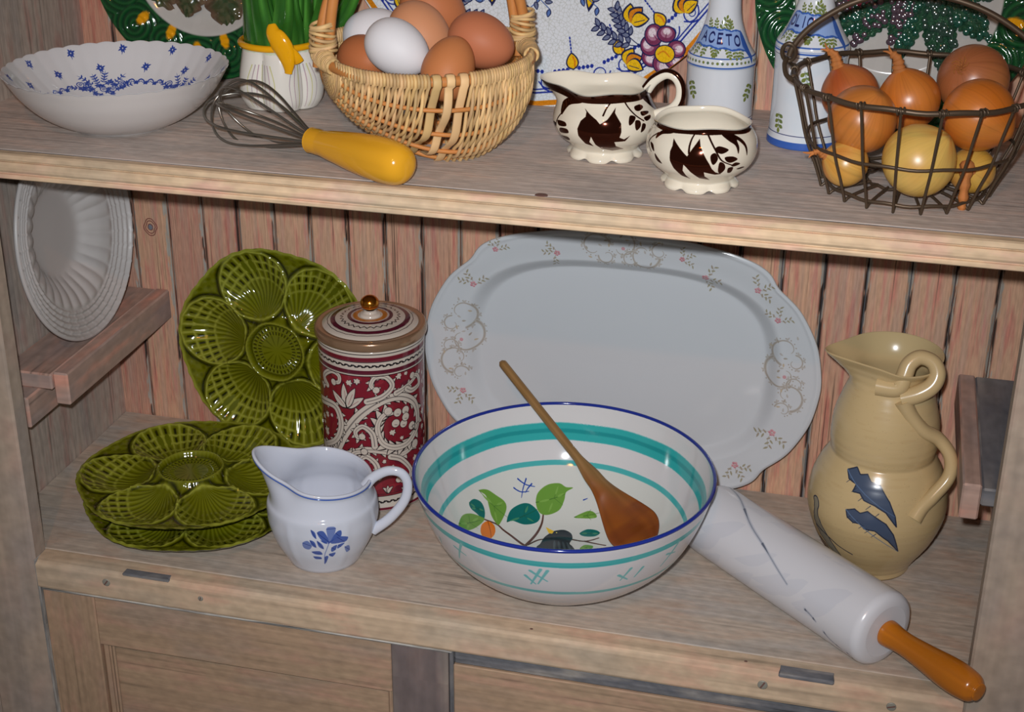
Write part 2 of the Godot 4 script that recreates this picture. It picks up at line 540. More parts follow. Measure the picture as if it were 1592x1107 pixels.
const P_CANISTER := {
	"main": [.6117,.0320,.6650,.0585,.7131,.0878,.7683,.1116,.8335,.1256,.8940,.1257,.9491,.1116,.9617,.0887,.9208,.0732,.8710,.0710,.8292,.0782,.8145,.0936,.8236,.1053,.8488,.1130],
	"left": [.5906,.1113,.6697,.1148,.6954,.1041,.6949,.0891,.6679,.0741,.6054,.0620],
	"fl": [.8789,.1093,.9077,.1094,.8717,.0980,.8995,.0953,.9317,.0893,.9075,.1019],
	"lily": [.7218,.1153,.7140,.1426,.6702,.1312,.7767,.1293,.7512,.1390],
	"c1": [.7858,.1251,.8339,.1300,.8637,.1400,.8437,.1509,.8120,.1511,.7994,.1426,.8146,.1375],
	"c2": [.8761,.1311,.9149,.1352,.9746,.1437],
	"c3": [.9147,.1323,.9370,.1281,.9736,.1305,.9656,.1405,.9383,.1442],
	"c4": [.6439,.1339,.6269,.1419,.6667,.1519,.6971,.1500,.6974,.1427,.6755,.1405],
	"c5": [.8047,.0753,.7981,.0895,.7707,.0973,.7475,.0914,.7527,.0848,.7669,.0861],
	"low": [.5811,.0502,.6666,.0672,.7097,.0633,.7720,.0713,.8284,.0692,.8886,.0617,.9445,.0669],
	"c6": [.8134,.0392,.8067,.0547,.7754,.0638,.7491,.0538,.7610,.0458,.7795,.0487],
	"c7": [.8526,.0618,.8880,.0557,.9227,.0392,.9051,.0292,.8766,.0338],
	"c8": [.7173,.0487,.7375,.0654,.7718,.0692],
	"ys": [.8085,.1809,.8068,.1783,.8061,.1717,.8055,.1645,.8048,.1572,.8045,.1542,.8872,.0466,.8493,.0252,.8234,.0175,.8304,.0049],
}
const P_ACETO := {
	"letters": [.5891,.0808,.8833,.0716],
	"ban": [.5659,.0866,.7020,.0867,.7977,.0861,.8824,.0813,.9061,.0815,.8979,.0667,.8631,.0696,.7791,.0736,.7027,.0741,.5813,.0717],
	"band": [.7455,.0698,.7511,.0636,.7524,.0620,.7549,.0571,.7557,.0553,.7565,.0535],
	"f1": [.5985,.0387,.6314,.0235],
	"f2": [.9336,.0377,.8699,.0238],
	"sp": [.6639,.0721,.7307,.0680,.8134,.0672,.8880,.0669],
	"sp2": [.7468,.0990,.6495,.0922,.8077,.0923],
	"let": [.6406,.0789,.7071,.0801,.7566,.0794,.8084,.0783,.8547,.0756],
}
const P_OLIO := {
	"ban": [.6073,.1144,.7065,.1175,.7979,.1163,.8981,.1145,.8998,.0974,.8672,.0991,.8092,.1039,.7282,.1053,.5867,.1020],
	"let": [.5857,.1062,.6321,.1078,.6753,.1091,.7207,.1103],
	"band": [.6226,.0890,.6389,.0855,.6446,.0840,.6508,.0801,.6861,.0130,.6899,.0055],
	"fl": [.6372,.1196,.7835,.1197,.6829,.1018,.7983,.0984,.7337,.0657,.6238,.0218],
}



func _ready() -> void:
	# camera
	var cam := Camera3D.new()
	cam.name = "camera"
	add_child(cam)
	cam.transform = Transform3D(Basis(Vector3(0.96996662, 0.00623493, -0.24315813), Vector3(-0.107684, 0.90737725, -0.40628891), Vector3(0.21810297, 0.42027092, 0.88079705)), Vector3(0.73566, 0.78770, 1.08271))
	cam.fov = 26.5958
	cam.near = 0.05
	cam.far = 50.0
	cam.current = true
	# the dim room behind the camera, seen only in reflections and as faint fill
	var we := WorldEnvironment.new()
	we.name = "environment"
	var env := Environment.new()
	env.background_mode = Environment.BG_COLOR
	env.background_color = Color(0.36, 0.35, 0.34)
	env.tonemap_mode = Environment.TONE_MAPPER_LINEAR
	env.tonemap_exposure = 1.0
	env.sdfgi_enabled = true
	env.ssao_enabled = true
	env.ssil_enabled = true
	we.environment = env
	add_child(we)
	# the camera's flash, a little above and to the left of the lens
	var fl := SpotLight3D.new()
	fl.name = "flash"
	add_child(fl)
	fl.transform = cam.transform
	fl.position = cam.transform * Vector3(-0.022, 0.040, 0.0)
	fl.light_color = Color(0.97, 0.985, 1.0)
	fl.light_energy = 1.46
	fl.light_size = 0.012
	fl.spot_angle = 33.0
	fl.spot_angle_attenuation = 1.0
	fl.spot_range = 12.0
	fl.spot_attenuation = 2.0
	fl.shadow_enabled = true
	# the bulbs of a ceiling lamp behind the viewer
	for p in [Vector3(0.62, 1.75, 1.75), Vector3(0.70, 1.86, 1.9)]:
		var l := OmniLight3D.new()
		l.name = numbered("lamp", self)
		add_child(l)
		l.position = p
		l.light_color = Color(1.0, 0.62, 0.28)
		l.light_energy = 0.22
		l.light_size = 0.025
		l.omni_range = 12.0
		l.omni_attenuation = 2.0
		l.shadow_enabled = true
	materials()
	cupboard()
	upper_shelf_things()
	lower_shelf_things()


func materials() -> void:
	M.boards = []
	var c := [[Color(0.80, 0.63, 0.52), Color(0.76, 0.57, 0.48), Color(0.70, 0.43, 0.38)], [Color(0.83, 0.67, 0.55), Color(0.79, 0.60, 0.49), Color(0.75, 0.49, 0.43)], [Color(0.77, 0.59, 0.50), Color(0.73, 0.54, 0.46), Color(0.66, 0.41, 0.36)]]
	for k in 3:
		M.boards.append(wmat(wood(1024, 128, 40 + k * 9, c[k][0], c[k][1], c[k][2], Color(0.64, 0.63, 0.60), 0.9, 0.25, 0.7, 0.14)))
	M.shelf = wmat(wood(1024, 512, 5, Color(0.79, 0.74, 0.705), Color(0.745, 0.695, 0.66), Color(0.80, 0.69, 0.63), Color(0.68, 0.65, 0.63), 0.55, 0.6, 0.3))
	M.floor = wmat(wood(1024, 512, 15, Color(0.76, 0.70, 0.64), Color(0.71, 0.65, 0.59), Color(0.65, 0.54, 0.47), Color(0.70, 0.68, 0.66), 0.6, 0.75, 0.3))
	M.edge = wmat(wood(1024, 128, 25, Color(0.85, 0.75, 0.62), Color(0.82, 0.70, 0.57), Color(0.78, 0.61, 0.55), Color(0.75, 0.70, 0.61), 0.7, 0.5, 0.4))
	M.rail = wmat(wood(1024, 128, 35, Color(0.80, 0.71, 0.60), Color(0.75, 0.65, 0.55), Color(0.74, 0.57, 0.49), Color(0.72, 0.68, 0.61), 0.55, 0.6, 0.3))
	M.door = wmat(wood(1024, 512, 45, Color(0.69, 0.59, 0.485), Color(0.65, 0.54, 0.45), Color(0.66, 0.50, 0.44), Color(0.60, 0.55, 0.50), 0.5, 0.5, 0.3))
	M.stile = wmat(wood(1024, 256, 55, Color(0.71, 0.645, 0.575), Color(0.66, 0.59, 0.53), Color(0.64, 0.53, 0.48), Color(0.60, 0.57, 0.55), 0.5, 0.6, 0.3))
	M.side = wmat(wood(1024, 512, 65, Color(0.74, 0.68, 0.63), Color(0.69, 0.63, 0.58), Color(0.66, 0.52, 0.48), Color(0.63, 0.60, 0.58), 0.85, 0.5, 0.5))
	M.dark = wmat(wood(512, 128, 75, Color(0.48, 0.43, 0.42), Color(0.42, 0.38, 0.38), Color(0.52, 0.43, 0.40), Color(0.62, 0.58, 0.53), 0.5, 0.6, 0.6))
	M.weather = wmat(wood(512, 128, 85, Color(0.40, 0.41, 0.43), Color(0.48, 0.47, 0.48), Color(0.30, 0.31, 0.34), Color(0.68, 0.65, 0.60), 0.7, 0.7, 0.8))
	M.cleat = wmat(wood(512, 128, 95, Color(0.74, 0.62, 0.56), Color(0.66, 0.56, 0.52), Color(0.82, 0.56, 0.48), Color(0.62, 0.57, 0.56), 0.6, 0.5, 0.4))
	M.screw = mat(Color(0.60, 0.59, 0.55), 0.5, 0.3)
	M.filler = wmat(wood(256, 64, 105, Color(0.80, 0.79, 0.76), Color(0.66, 0.66, 0.65), Color(0.40, 0.38, 0.37), Color(0.30, 0.29, 0.29), 0.7, 0.5, 1.0))
	M.knot = mat(Color(0.42, 0.30, 0.27), 0.8)
	M.white = mat(Color(0.86, 0.85, 0.83), 0.12)
	M.cream = mat(Color(0.90, 0.87, 0.80), 0.10)
	M.gold = mat(Color(0.85, 0.55, 0.20), 0.18, 1.0)


func wbox(called: String, parent: Node, lo: Vector3, hi: Vector3, m: Material, g: int, bev := 0.0012, uo := Vector2.ZERO, us := Vector2(1.0, 2.0), fit := false) -> MeshInstance3D:
	return put(called, parent, [[Msh.new().box((lo + hi) * 0.5, hi - lo, bev, g, us, uo, fit), m]])


# a length of moulding along x: profile of (z, y), wound so that its outside is up and front
func moulding(called: String, parent: Node, pr: Array, x0: float, x1: float, m: Material, uo := 0.0) -> MeshInstance3D:
	var g := Msh.new()
	var len := 0.0
	for i in pr.size() - 1:
		var a: Vector2 = pr[i]
		var b: Vector2 = pr[i + 1]
		var d := (b - a)
		var nn := Vector3(0, d.x, -d.y).normalized()     # outward for a profile drawn from the back over the top to the front and down
		var l2 := len + d.length()
		g.quad(Vector3(x0, a.y, a.x), Vector3(x1, a.y, a.x), Vector3(x1, b.y, b.x), Vector3(x0, b.y, b.x), nn, Vector2(x0 + uo, len * 6.0), Vector2(x1 + uo, len * 6.0), Vector2(x1 + uo, l2 * 6.0), Vector2(x0 + uo, l2 * 6.0))
		len = l2
	return put(called, parent, [[g, m]])


func screw(parent: Node, p: Vector3, r: float, turn: float) -> void:
	var g := Msh.new()
	g.lathe(PackedVector2Array([Vector2(r, -0.0008), Vector2(r, 0.0004), Vector2(r * 0.85, 0.0008), Vector2(0, 0.0009)]), 14)
	var s := put("screw", parent, [[g, M.screw]])
	s.position = p
	s.rotation = Vector3(PI / 2, 0, 0)
	var k := put("slot", s, [[Msh.new().box(Vector3(0, 0.0009, 0), Vector3(r * 1.7, 0.0004, r * 0.32), 0.0001), M.knot]])
	k.rotation.y = turn


func cupboard() -> void:
	var t := thing("cupboard", "weathered limed-wood cupboard with two open shelves, tongue-and-groove back and doors below", "cupboard")
	# the back: boards with a groove between them
	var x := -0.0728
	var k := 0
	while x < 0.95:
		var w := 0.0408
		var o := put("back_board", t, [[Msh.new().box(Vector3(x + w * 0.5, 0.37, ZB - 0.007 - hsh(k) * 0.0008), Vector3(w - 0.0012, 0.84, 0.014), 0.0028, 1, Vector2(0.9, 1.0), Vector2(hsh(k * 3.1), 0), true), M.boards[(k * 2 + int(hsh(k) * 3)) % 3]]])
		x += w
		k += 1
	wbox("backing", t, Vector3(-0.08, -0.05, ZB - 0.03), Vector3(0.95, 0.80, ZB - 0.0155), M.weather, 1)
	# the shelves
	wbox("floor_board", t, Vector3(-0.066, -0.028, ZB + 0.0005), Vector3(0.925, 0.0, -0.021), M.floor, 0)
	var lip := []
	for q in [[-0.0205, 0.0], [-0.006, 0.0], [-0.002, -0.0008], [0.0005, -0.003], [0.0012, -0.006], [0.0012, -0.0285], [0.0004, -0.0305], [-0.002, -0.0312], [-0.0205, -0.0312]]: lip.append(Vector2(q[0], q[1]))
	moulding("front_rail", t, lip, -0.0025, 0.8585, M.rail, 0.2)
	wbox("shelf_board", t, Vector3(-0.12, H - 0.021, ZB + 0.0005), Vector3(0.99, H, -0.0125), M.shelf, 0, 0.0008, Vector2(0.1, 0.2))
	var nose := []
	for q in [[-0.0108, H - 0.002], [-0.0108, H - 0.0004], [-0.0100, H - 0.0001], [-0.003, H - 0.0001], [-0.0005, H - 0.0010], [0.0010, H - 0.0028], [0.0012, H - 0.0046], [0.0004, H - 0.0054], [-0.0016, H - 0.0056], [-0.0016, H - 0.0066], [0.0006, H - 0.0070], [0.0020, H - 0.0088], [0.0023, H - 0.0112], [0.0019, H - 0.0138], [0.0006, H - 0.0158], [-0.0018, H - 0.0164], [-0.0018, H - 0.0176], [-0.0002, H - 0.0180], [0.0006, H - 0.0192], [0.0006, H - 0.0212], [-0.0006, H - 0.0222], [-0.0108, H - 0.0222]]: nose.append(Vector2(q[0], q[1]))
	moulding("shelf_nosing", t, nose, -0.12, 0.99, M.edge, 0.0)
	wbox("joint_filler", t, Vector3(-0.12, H - 0.012, -0.0122), Vector3(0.99, H - 0.0002, -0.0110), M.weather, 0, 0.0002, Vector2(0.0, 0.0), Vector2(3.0, 12.0))
	wbox("top_board", t, Vector3(-0.12, 0.81, ZB), Vector3(0.99, 0.835, 0.0), M.shelf, 0)
	# sides, stiles
	wbox("side_panel", t, Vector3(-0.088, -0.4, ZB - 0.012), Vector3(-0.066, 0.81, -0.022), M.side, 1, 0.001, Vector2(0.3, 0.1), Vector2(0.9, 2.2))
	wbox("side_panel", t, Vector3(0.925, -0.4, ZB - 0.012), Vector3(0.947, 0.81, -0.022), M.side, 1, 0.001, Vector2(0.1, 0.5), Vector2(0.9, 2.2))
	wbox("stile", t, Vector3(-0.068, -0.45, -0.0215), Vector3(-0.0028, H - 0.0224, 0.0), M.stile, 1, 0.002, Vector2(0.2, 0.1))
	wbox("stile", t, Vector3(0.8590, -0.45, -0.0215), Vector3(0.930, H - 0.0224, 0.0), M.stile, 1, 0.002, Vector2(0.75, 0.6))
	wbox("stile", t, Vector3(-0.12, H, -0.0215), Vector3(-0.055, 0.81, -0.001), M.stile, 1, 0.002, Vector2(0.5, 0.3))
	wbox("stile", t, Vector3(0.925, H, -0.0215), Vector3(0.99, 0.81, -0.001), M.stile, 1, 0.002, Vector2(0.1, 0.3))
	# ledges that once carried a middle shelf: bracket, ledge and lip on either side
	for s in [-1, 1]:
		var b := Node3D.new()
		b.name = numbered("ledge", t)
		t.add_child(b, true)
		if s > 0:
			b.position.x = 0.8436
		var f := func(a: float) -> float: return a if s < 0 else -a
		for e in [["bracket", -0.0655, -0.026, 0.108, 0.1405, -0.060], ["shelf_strip", -0.0655, -0.0115, 0.1405, 0.1575, -0.082], ["lip_strip", -0.0115, 0.0043, 0.1245, 0.1585, -0.085]]:
			var xa: float = f.call(e[1])
			var xb: float = f.call(e[2])
			if s > 0:
				xa = maxf(xa, -1.0)
			wbox(e[0], b, Vector3(minf(xa, xb), e[3], ZB + 0.0006), Vector3(maxf(xa, xb), e[4], e[5]), M.weather if s > 0 and e[0] == "shelf_strip" else M.cleat, 2, 0.0016, Vector2(0.3 * s, hsh(e[3])), Vector2(1.6, 5.0))
	# doors under the shelf
	var d := Node3D.new()
	d.name = "door"
	t.add_child(d)
	var zt := -0.003
	wbox("door_stile", d, Vector3(-0.0015, -0.45, zt - 0.02), Vector3(0.0530, -0.0335, zt), M.door, 1, 0.001, Vector2(0.1, 0.2))
	wbox("door_rail", d, Vector3(0.0532, -0.0905, zt - 0.02), Vector3(0.3535, -0.0335, zt), M.door, 0, 0.001, Vector2(0.3, 0.55))
	wbox("door_stile", d, Vector3(0.3537, -0.45, zt - 0.02), Vector3(0.4085, -0.0335, zt), M.dark, 1, 0.001, Vector2(0.1, 0.2), Vector2(1.4, 5.0))
	wbox("door_panel", d, Vector3(0.0528, -0.45, zt - 0.018), Vector3(0.3538, -0.0903, zt - 0.009), M.door, 0, 0.0005, Vector2(0.6, 0.1))
	for e in [0.0530, 0.3475]:      # bead round the panel
		wbox("panel_bead", d, Vector3(e + 0.0002, -0.45, zt - 0.0088), Vector3(e + 0.0058, -0.0907, zt - 0.0035), M.door, 1, 0.0022, Vector2(0.4, 0.7))
	for e in [0.0620, 0.0585]:
		wbox("panel_bead", d, Vector3(e + 0.0002, -0.45, zt - 0.0088), Vector3(e + 0.0030, -0.0907, zt - 0.0055), M.door, 1, 0.001, Vector2(0.4, 0.7))
	wbox("panel_bead", d, Vector3(0.0655, -0.0945, zt - 0.0088), Vector3(0.3473, -0.0907, zt - 0.0045), M.door, 0, 0.0015, Vector2(0.1, 0.35))
	var e2 := Node3D.new()
	e2.name = "door_001"
	t.add_child(e2)
	wbox("door_rail", e2, Vector3(0.4135, -0.45, zt - 0.02), Vector3(0.8585, -0.0475, zt), M.door, 0, 0.001, Vector2(0.15, 0.0))
	wbox("weather_strip", e2, Vector3(0.4135, -0.0473, zt - 0.02), Vector3(0.8585, -0.0322, zt - 0.001), M.weather, 0, 0.002, Vector2(0.0, 0.0), Vector2(3.0, 12.0))
	wbox("door_edge", e2, Vector3(0.4092, -0.45, zt - 0.02), Vector3(0.4132, -0.0335, zt - 0.0005), M.weather, 1, 0.0012, Vector2(0.0, 0.3), Vector2(3.0, 12.0))
	wbox("inner_floor", t, Vector3(-0.066, -0.47, ZB), Vector3(0.925, -0.45, -0.024), M.side, 0)
	var ring := Msh.new()
	for e in [[0.0030, 0.0], [0.0062, 0.7], [0.0085, 1.4]]:
		var kp := PackedVector3Array()
		for i in 24: kp.append(Vector3(-0.0115 + cos(i * TAU / 24) * e[0] * (0.85 + 0.1 * sin(i + e[1])), 0.2290 + sin(i * TAU / 24) * e[0] * 1.15, ZB - 0.0001))
		ring.tube(kp, 0.0005, 5, true)
	put("knot", t, [[ring, mat(Color(0.52, 0.30, 0.27), 0.8)]])
	put("knot", t, [[Msh.new().ball(Vector3(-0.0115, 0.2290, ZB - 0.0002), Vector3(0.0034, 0.0040, 0.0006), 12), mat(Color(0.46, 0.48, 0.52), 0.8)]])
	# old white filler cracking in the joints
	wbox("joint_filler", t, Vector3(0.0, -0.0334, -0.0100), Vector3(0.4130, -0.0314, 0.0004), M.filler, 0, 0.0006, Vector2(0.0, 0.0), Vector2(4.0, 30.0))
	wbox("joint_filler", t, Vector3(-0.0040, -0.45, -0.0100), Vector3(-0.0012, 0.0, 0.0008), M.filler, 1, 0.0008, Vector2(0.3, 0.2), Vector2(4.0, 30.0))
	# screws in the front rail, a plug and an old dark patch
	for q in [[0.0717, -0.0127, 0.0040], [0.1685, -0.0145, 0.0026], [0.6925, -0.0140, 0.0044], [0.8010, -0.0160, 0.0042]]:
		screw(t, Vector3(q[0], q[1], 0.0014), q[2], hsh(q[0]) * 3.0)
	wbox("patch", t, Vector3(0.705, -0.0042, -0.012), Vector3(0.752, 0.0004, 0.0016), M.weather, 0, 0.0012, Vector2(0.2, 0.4), Vector2(3.0, 12.0))
	wbox("patch", t, Vector3(0.089, -0.0030, -0.0085), Vector3(0.137, 0.0003, 0.0014), M.weather, 0, 0.0012, Vector2(0.6, 0.1), Vector2(3.0, 12.0))
	for q in [[0.487, H + 0.00015, -0.014, 0.0055], [0.485, 0.0001, -0.009, 0.0016], [0.676, 0.0001, -0.009, 0.0016]]:
		var kn := put("knot", t, [[Msh.new().lathe(PackedVector2Array([Vector2(q[3], -0.0004), Vector2(q[3] * 0.9, 0.0002), Vector2(0, 0.0002)]), 16), M.knot]])
		kn.position = Vector3(q[0], q[1], q[2])
		kn.scale = Vector3(1.0, 1.0, 0.7)


func upper_shelf_things() -> void:
	fluted_bowl()
	whisk()
	onion_vase()
	egg_basket()
	eggs()
	painted_charger()
	lustre_jug()
	lustre_sugar_bowl()
	cruet("ACETO", Vector3(0.5942, H, -0.2650))
	cruet("OLIO", Vector3(0.6758, H, -0.2149))
	majolica(false)
	majolica(true)
	wire_basket()
	onions()


func fluted_bowl() -> void:
	var t := thing("fluted_bowl", "white fluted bowl with blue floral sprays inside, at the left end of the upper shelf", "bowl", Vector3(0.0765, H, -0.1118))
	var S := 1024.0
	var R := 0.0992
	var white := Color(0.84, 0.84, 0.85)
	var blue := Color(0.20, 0.29, 0.60)
	var p := Pic.new(int(S), int(S), white)
	var cc := Vector2(S, S) * 0.5
	var kp := S * 0.5 / R
	# a place on the wall: deg and r say where the motif sits, o is metres along the wall and up it
	var at := func(deg: float, r: float, o: Vector2) -> Vector2: return cc + Vector2.from_angle(deg_to_rad(deg) + o.x / r) * (r + o.y * 0.72) * kp
	var leafs := func(deg: float, r: float, o: Vector2, ang: float, ln: float, wd: float, col: Color) -> void:
		var q := PackedVector2Array()
		var d := Vector2.from_angle(ang)
		for side in [1.0, -1.0]:
			for i in 7:
				var tt := i / 6.0 if side > 0 else 1.0 - i / 6.0
				q.append(at.call(deg, r, o + d * (ln * tt) + d.orthogonal() * (side * wd * 0.5 * sin(pow(tt, 0.8) * PI))))
		p.poly(q, col)
	var star := func(deg: float, r: float, s: float) -> void:
		for j in 8: leafs.call(deg, r, Vector2.ZERO, j * TAU / 8.0 + 0.35, (0.0048 if j % 2 == 0 else 0.0036) * s, 0.0019 * s, blue)
		leafs.call(deg, r, Vector2.ZERO, PI * 1.45, 0.0062 * s, 0.0010 * s, blue)
		p.ell(at.call(deg, r, Vector2.ZERO), 3.0, 3.0, white)
	for i in 12:
		var d := 216.0 + i * 30.0
		star.call(d, 0.0925, 1.0)
		star.call(d + 15.0, 0.0805, 1.05)
	for b in 5:
		var d := 227.0 + b * 72.0
		for j in 34:      # a bouquet
			var o := Vector2((hsh(b * 40 + j) - 0.5) * 0.040, (hsh(b * 77 + j + 9) - 0.62) * 0.021)
			if absf(o.x) > 0.014 and o.y < -0.006: o.y += 0.008
			if j % 4 == 0:
				var cq := PackedVector2Array()
				var ci := PackedVector2Array()
				for i in 14:
					cq.append(at.call(d, 0.064, o + Vector2.from_angle(i * TAU / 14) * 0.0036))
					ci.append(at.call(d, 0.064, o + Vector2.from_angle(i * TAU / 14) * 0.0027))
				p.poly(cq, blue)
				p.poly(ci, white)
				var sp := []
				for i in 7: sp.append(at.call(d, 0.064, o + Vector2.from_angle(i * 1.1) * 0.0018 * (1.0 - i / 8.0)))
				p.line(curve2(sp, 3), 3.2, blue)
			else:
				for q in 5: leafs.call(d, 0.064, o, q * TAU / 5.0 + j, 0.0034, 0.0018, blue.lerp(white, 0.18 * (q % 2)))
		for e in [[-0.006, 0.006, 2.2, 0.013], [0.004, 0.007, 1.3, 0.011], [0.012, 0.004, 0.8, 0.013], [-0.015, 0.002, 2.7, 0.012], [0.018, -0.001, 0.35, 0.011], [-0.001, 0.006, 1.75, 0.010]]:
			for i in 4:
				var m: Vector2 = Vector2(e[0], e[1]) + Vector2.from_angle(e[2]) * e[3] * (i / 3.6)
				for sd in [-1.0, 1.0]: leafs.call(d, 0.064, m, e[2] + sd * 0.95, 0.0036, 0.0014, blue)
			leafs.call(d, 0.064, Vector2(e[0], e[1]), e[2], e[3] * 1.25, 0.0009, blue)
		for j in 4:      # garland between the bouquets
			var d0 := d + 21.0 + j * 7.6
			var q := []
			for i in 7: q.append(at.call(d0 + i * 7.6 / 6.0, 0.0665, Vector2(0, 0.0055 * sin(i * PI / 6.0))))
			p.line(curve2(q, 3), 7.0, blue, 5.0)
			for i in range(1, 6): p.ell(q[i] + (cc - q[i]).normalized() * 10.0, 3.0, 3.0, blue)
			for i in 5: leafs.call(d0, 0.0672, Vector2.ZERO, i * TAU / 5.0 + 0.3, 0.0030, 0.0015, blue)
	var fl := func(q: Vector3, _u: float, tt: float) -> Vector3:
		var r := Vector2(q.x, q.z).length()
		if r < 1e-5: return q
		var k := smoothstep(0.055, 0.090, r)
		var a := atan2(q.z, q.x)
		var w := absf(cos(a * 19.0))
		q.y += 0.0011 * k * (w - 0.5)
		var sc := 1.0 + 0.007 * k * (w - 0.4)
		return Vector3(q.x * sc, q.y, q.z * sc)
	var fo := func(q: Vector3, _u: float, _t: float) -> Vector3:
		var r := Vector2(q.x, q.z).length()
		var k := smoothstep(0.092, 0.0984, r)
		var w := absf(cos(atan2(q.z, q.x) * 19.0))
		var sc := 1.0 + 0.007 * k * (w - 0.4)
		return Vector3(q.x * sc, q.y + 0.0011 * k * (w - 0.5), q.z * sc)
	var po := PackedVector2Array([Vector2(0.0, 0.002), Vector2(0.0415, 0.002), Vector2(0.0430, 0.0), Vector2(0.0450, 0.0002), Vector2(0.0458, 0.0018)])
	po.append_array(spline([Vector2(0.0485, 0.0026), Vector2(0.061, 0.0088), Vector2(0.0745, 0.0185), Vector2(0.0865, 0.0315), Vector2(0.0945, 0.0440), Vector2(0.0982, 0.0505)], 5))
	var pi := spline([Vector2(0.0984, 0.0509), Vector2(0.0972, 0.0506), Vector2(0.0915, 0.0440), Vector2(0.082, 0.0330), Vector2(0.071, 0.0222), Vector2(0.058, 0.0130), Vector2(0.045, 0.0062), Vector2(0.03, 0.005), Vector2(0.0, 0.005)], 5)
	put("body", t, [[Msh.new().lathe(po, 228, fo), mat(Color(0.82, 0.80, 0.79), 0.12)], [dish_inside(pi, 228, R, fl), tmat(p.tex(), 0.10)]])


func whisk() -> void:
	var s := Vector3(0.2814, H + 0.0165, -0.0541)
	var e := Vector3(0.3786, H + 0.0185, -0.0011)
	var t := thing("whisk", "wire balloon whisk with a fat yellow glazed handle, on the upper shelf", "whisk", s)
	var d := (e - s).normalized()
	var h := put("handle", t, [[Msh.new().lathe(spline([Vector2(0.0, 0.0), Vector2(0.0098, 0.0), Vector2(0.0106, 0.001), Vector2(0.0108, 0.012), Vector2(0.0112, 0.0165), Vector2(0.0132, 0.030), Vector2(0.0165, 0.055), Vector2(0.0185, 0.080), Vector2(0.0180, 0.0975), Vector2(0.0150, 0.1085), Vector2(0.0085, 0.1145), Vector2(0.0, 0.1160)], 5), 48, func(q: Vector3, u: float, _t: float) -> Vector3:
		var k := smoothstep(0.016, 0.04, q.y) * (1.0 - smoothstep(0.095, 0.115, q.y))
		var w := 1.0 - 0.035 * k * (1.0 - absf(cos(u * TAU * 3.0)))
		return Vector3(q.x * w, q.y, q.z * w)), mat(Color(0.86, 0.62, 0.14), 0.14)]])
	var z := d.cross(Vector3.UP).normalized()
	h.basis = Basis(z.cross(d).normalized(), d, z * 1.0).orthonormalized()
	var w := (Vector3(0.1690, H + 0.0300, -0.1060) - s)
	var L := w.length()
	w = w.normalized()
	var a1 := w.cross(Vector3.UP).normalized()
	var a2 := a1.cross(w).normalized()
	var steel := mat(Color(0.55, 0.53, 0.50), 0.28, 0.9)
	for k in 5:
		var an := k * PI / 5.0 + 0.22
		var side := a1 * cos(an) + a2 * sin(an)
		var pts := []
		var rr := 0.0300 if k != 2 else 0.0280
		var ln := L * (1.0 - 0.035 * k)
		for q in [[-0.02, 0.0045], [0.08, 0.0075], [0.28, 0.0165], [0.48, 0.0252], [0.66, 0.0298], [0.80, 0.0278], [0.91, 0.0195], [0.975, 0.0095], [1.0, 0.0]]: pts.append(w * (q[0] * ln) + side * (q[1] / 0.03 * rr))
		for q in [[0.975, 0.0095], [0.91, 0.0195], [0.80, 0.0278], [0.66, 0.0298], [0.48, 0.0252], [0.28, 0.0165], [0.08, 0.0075], [-0.02, 0.0045]]: pts.append(w * (q[0] * ln) - side * (q[1] / 0.03 * rr))
		put("wire", t, [[Msh.new().tube(spline3(pts, 5), 0.00115, 8), steel]])


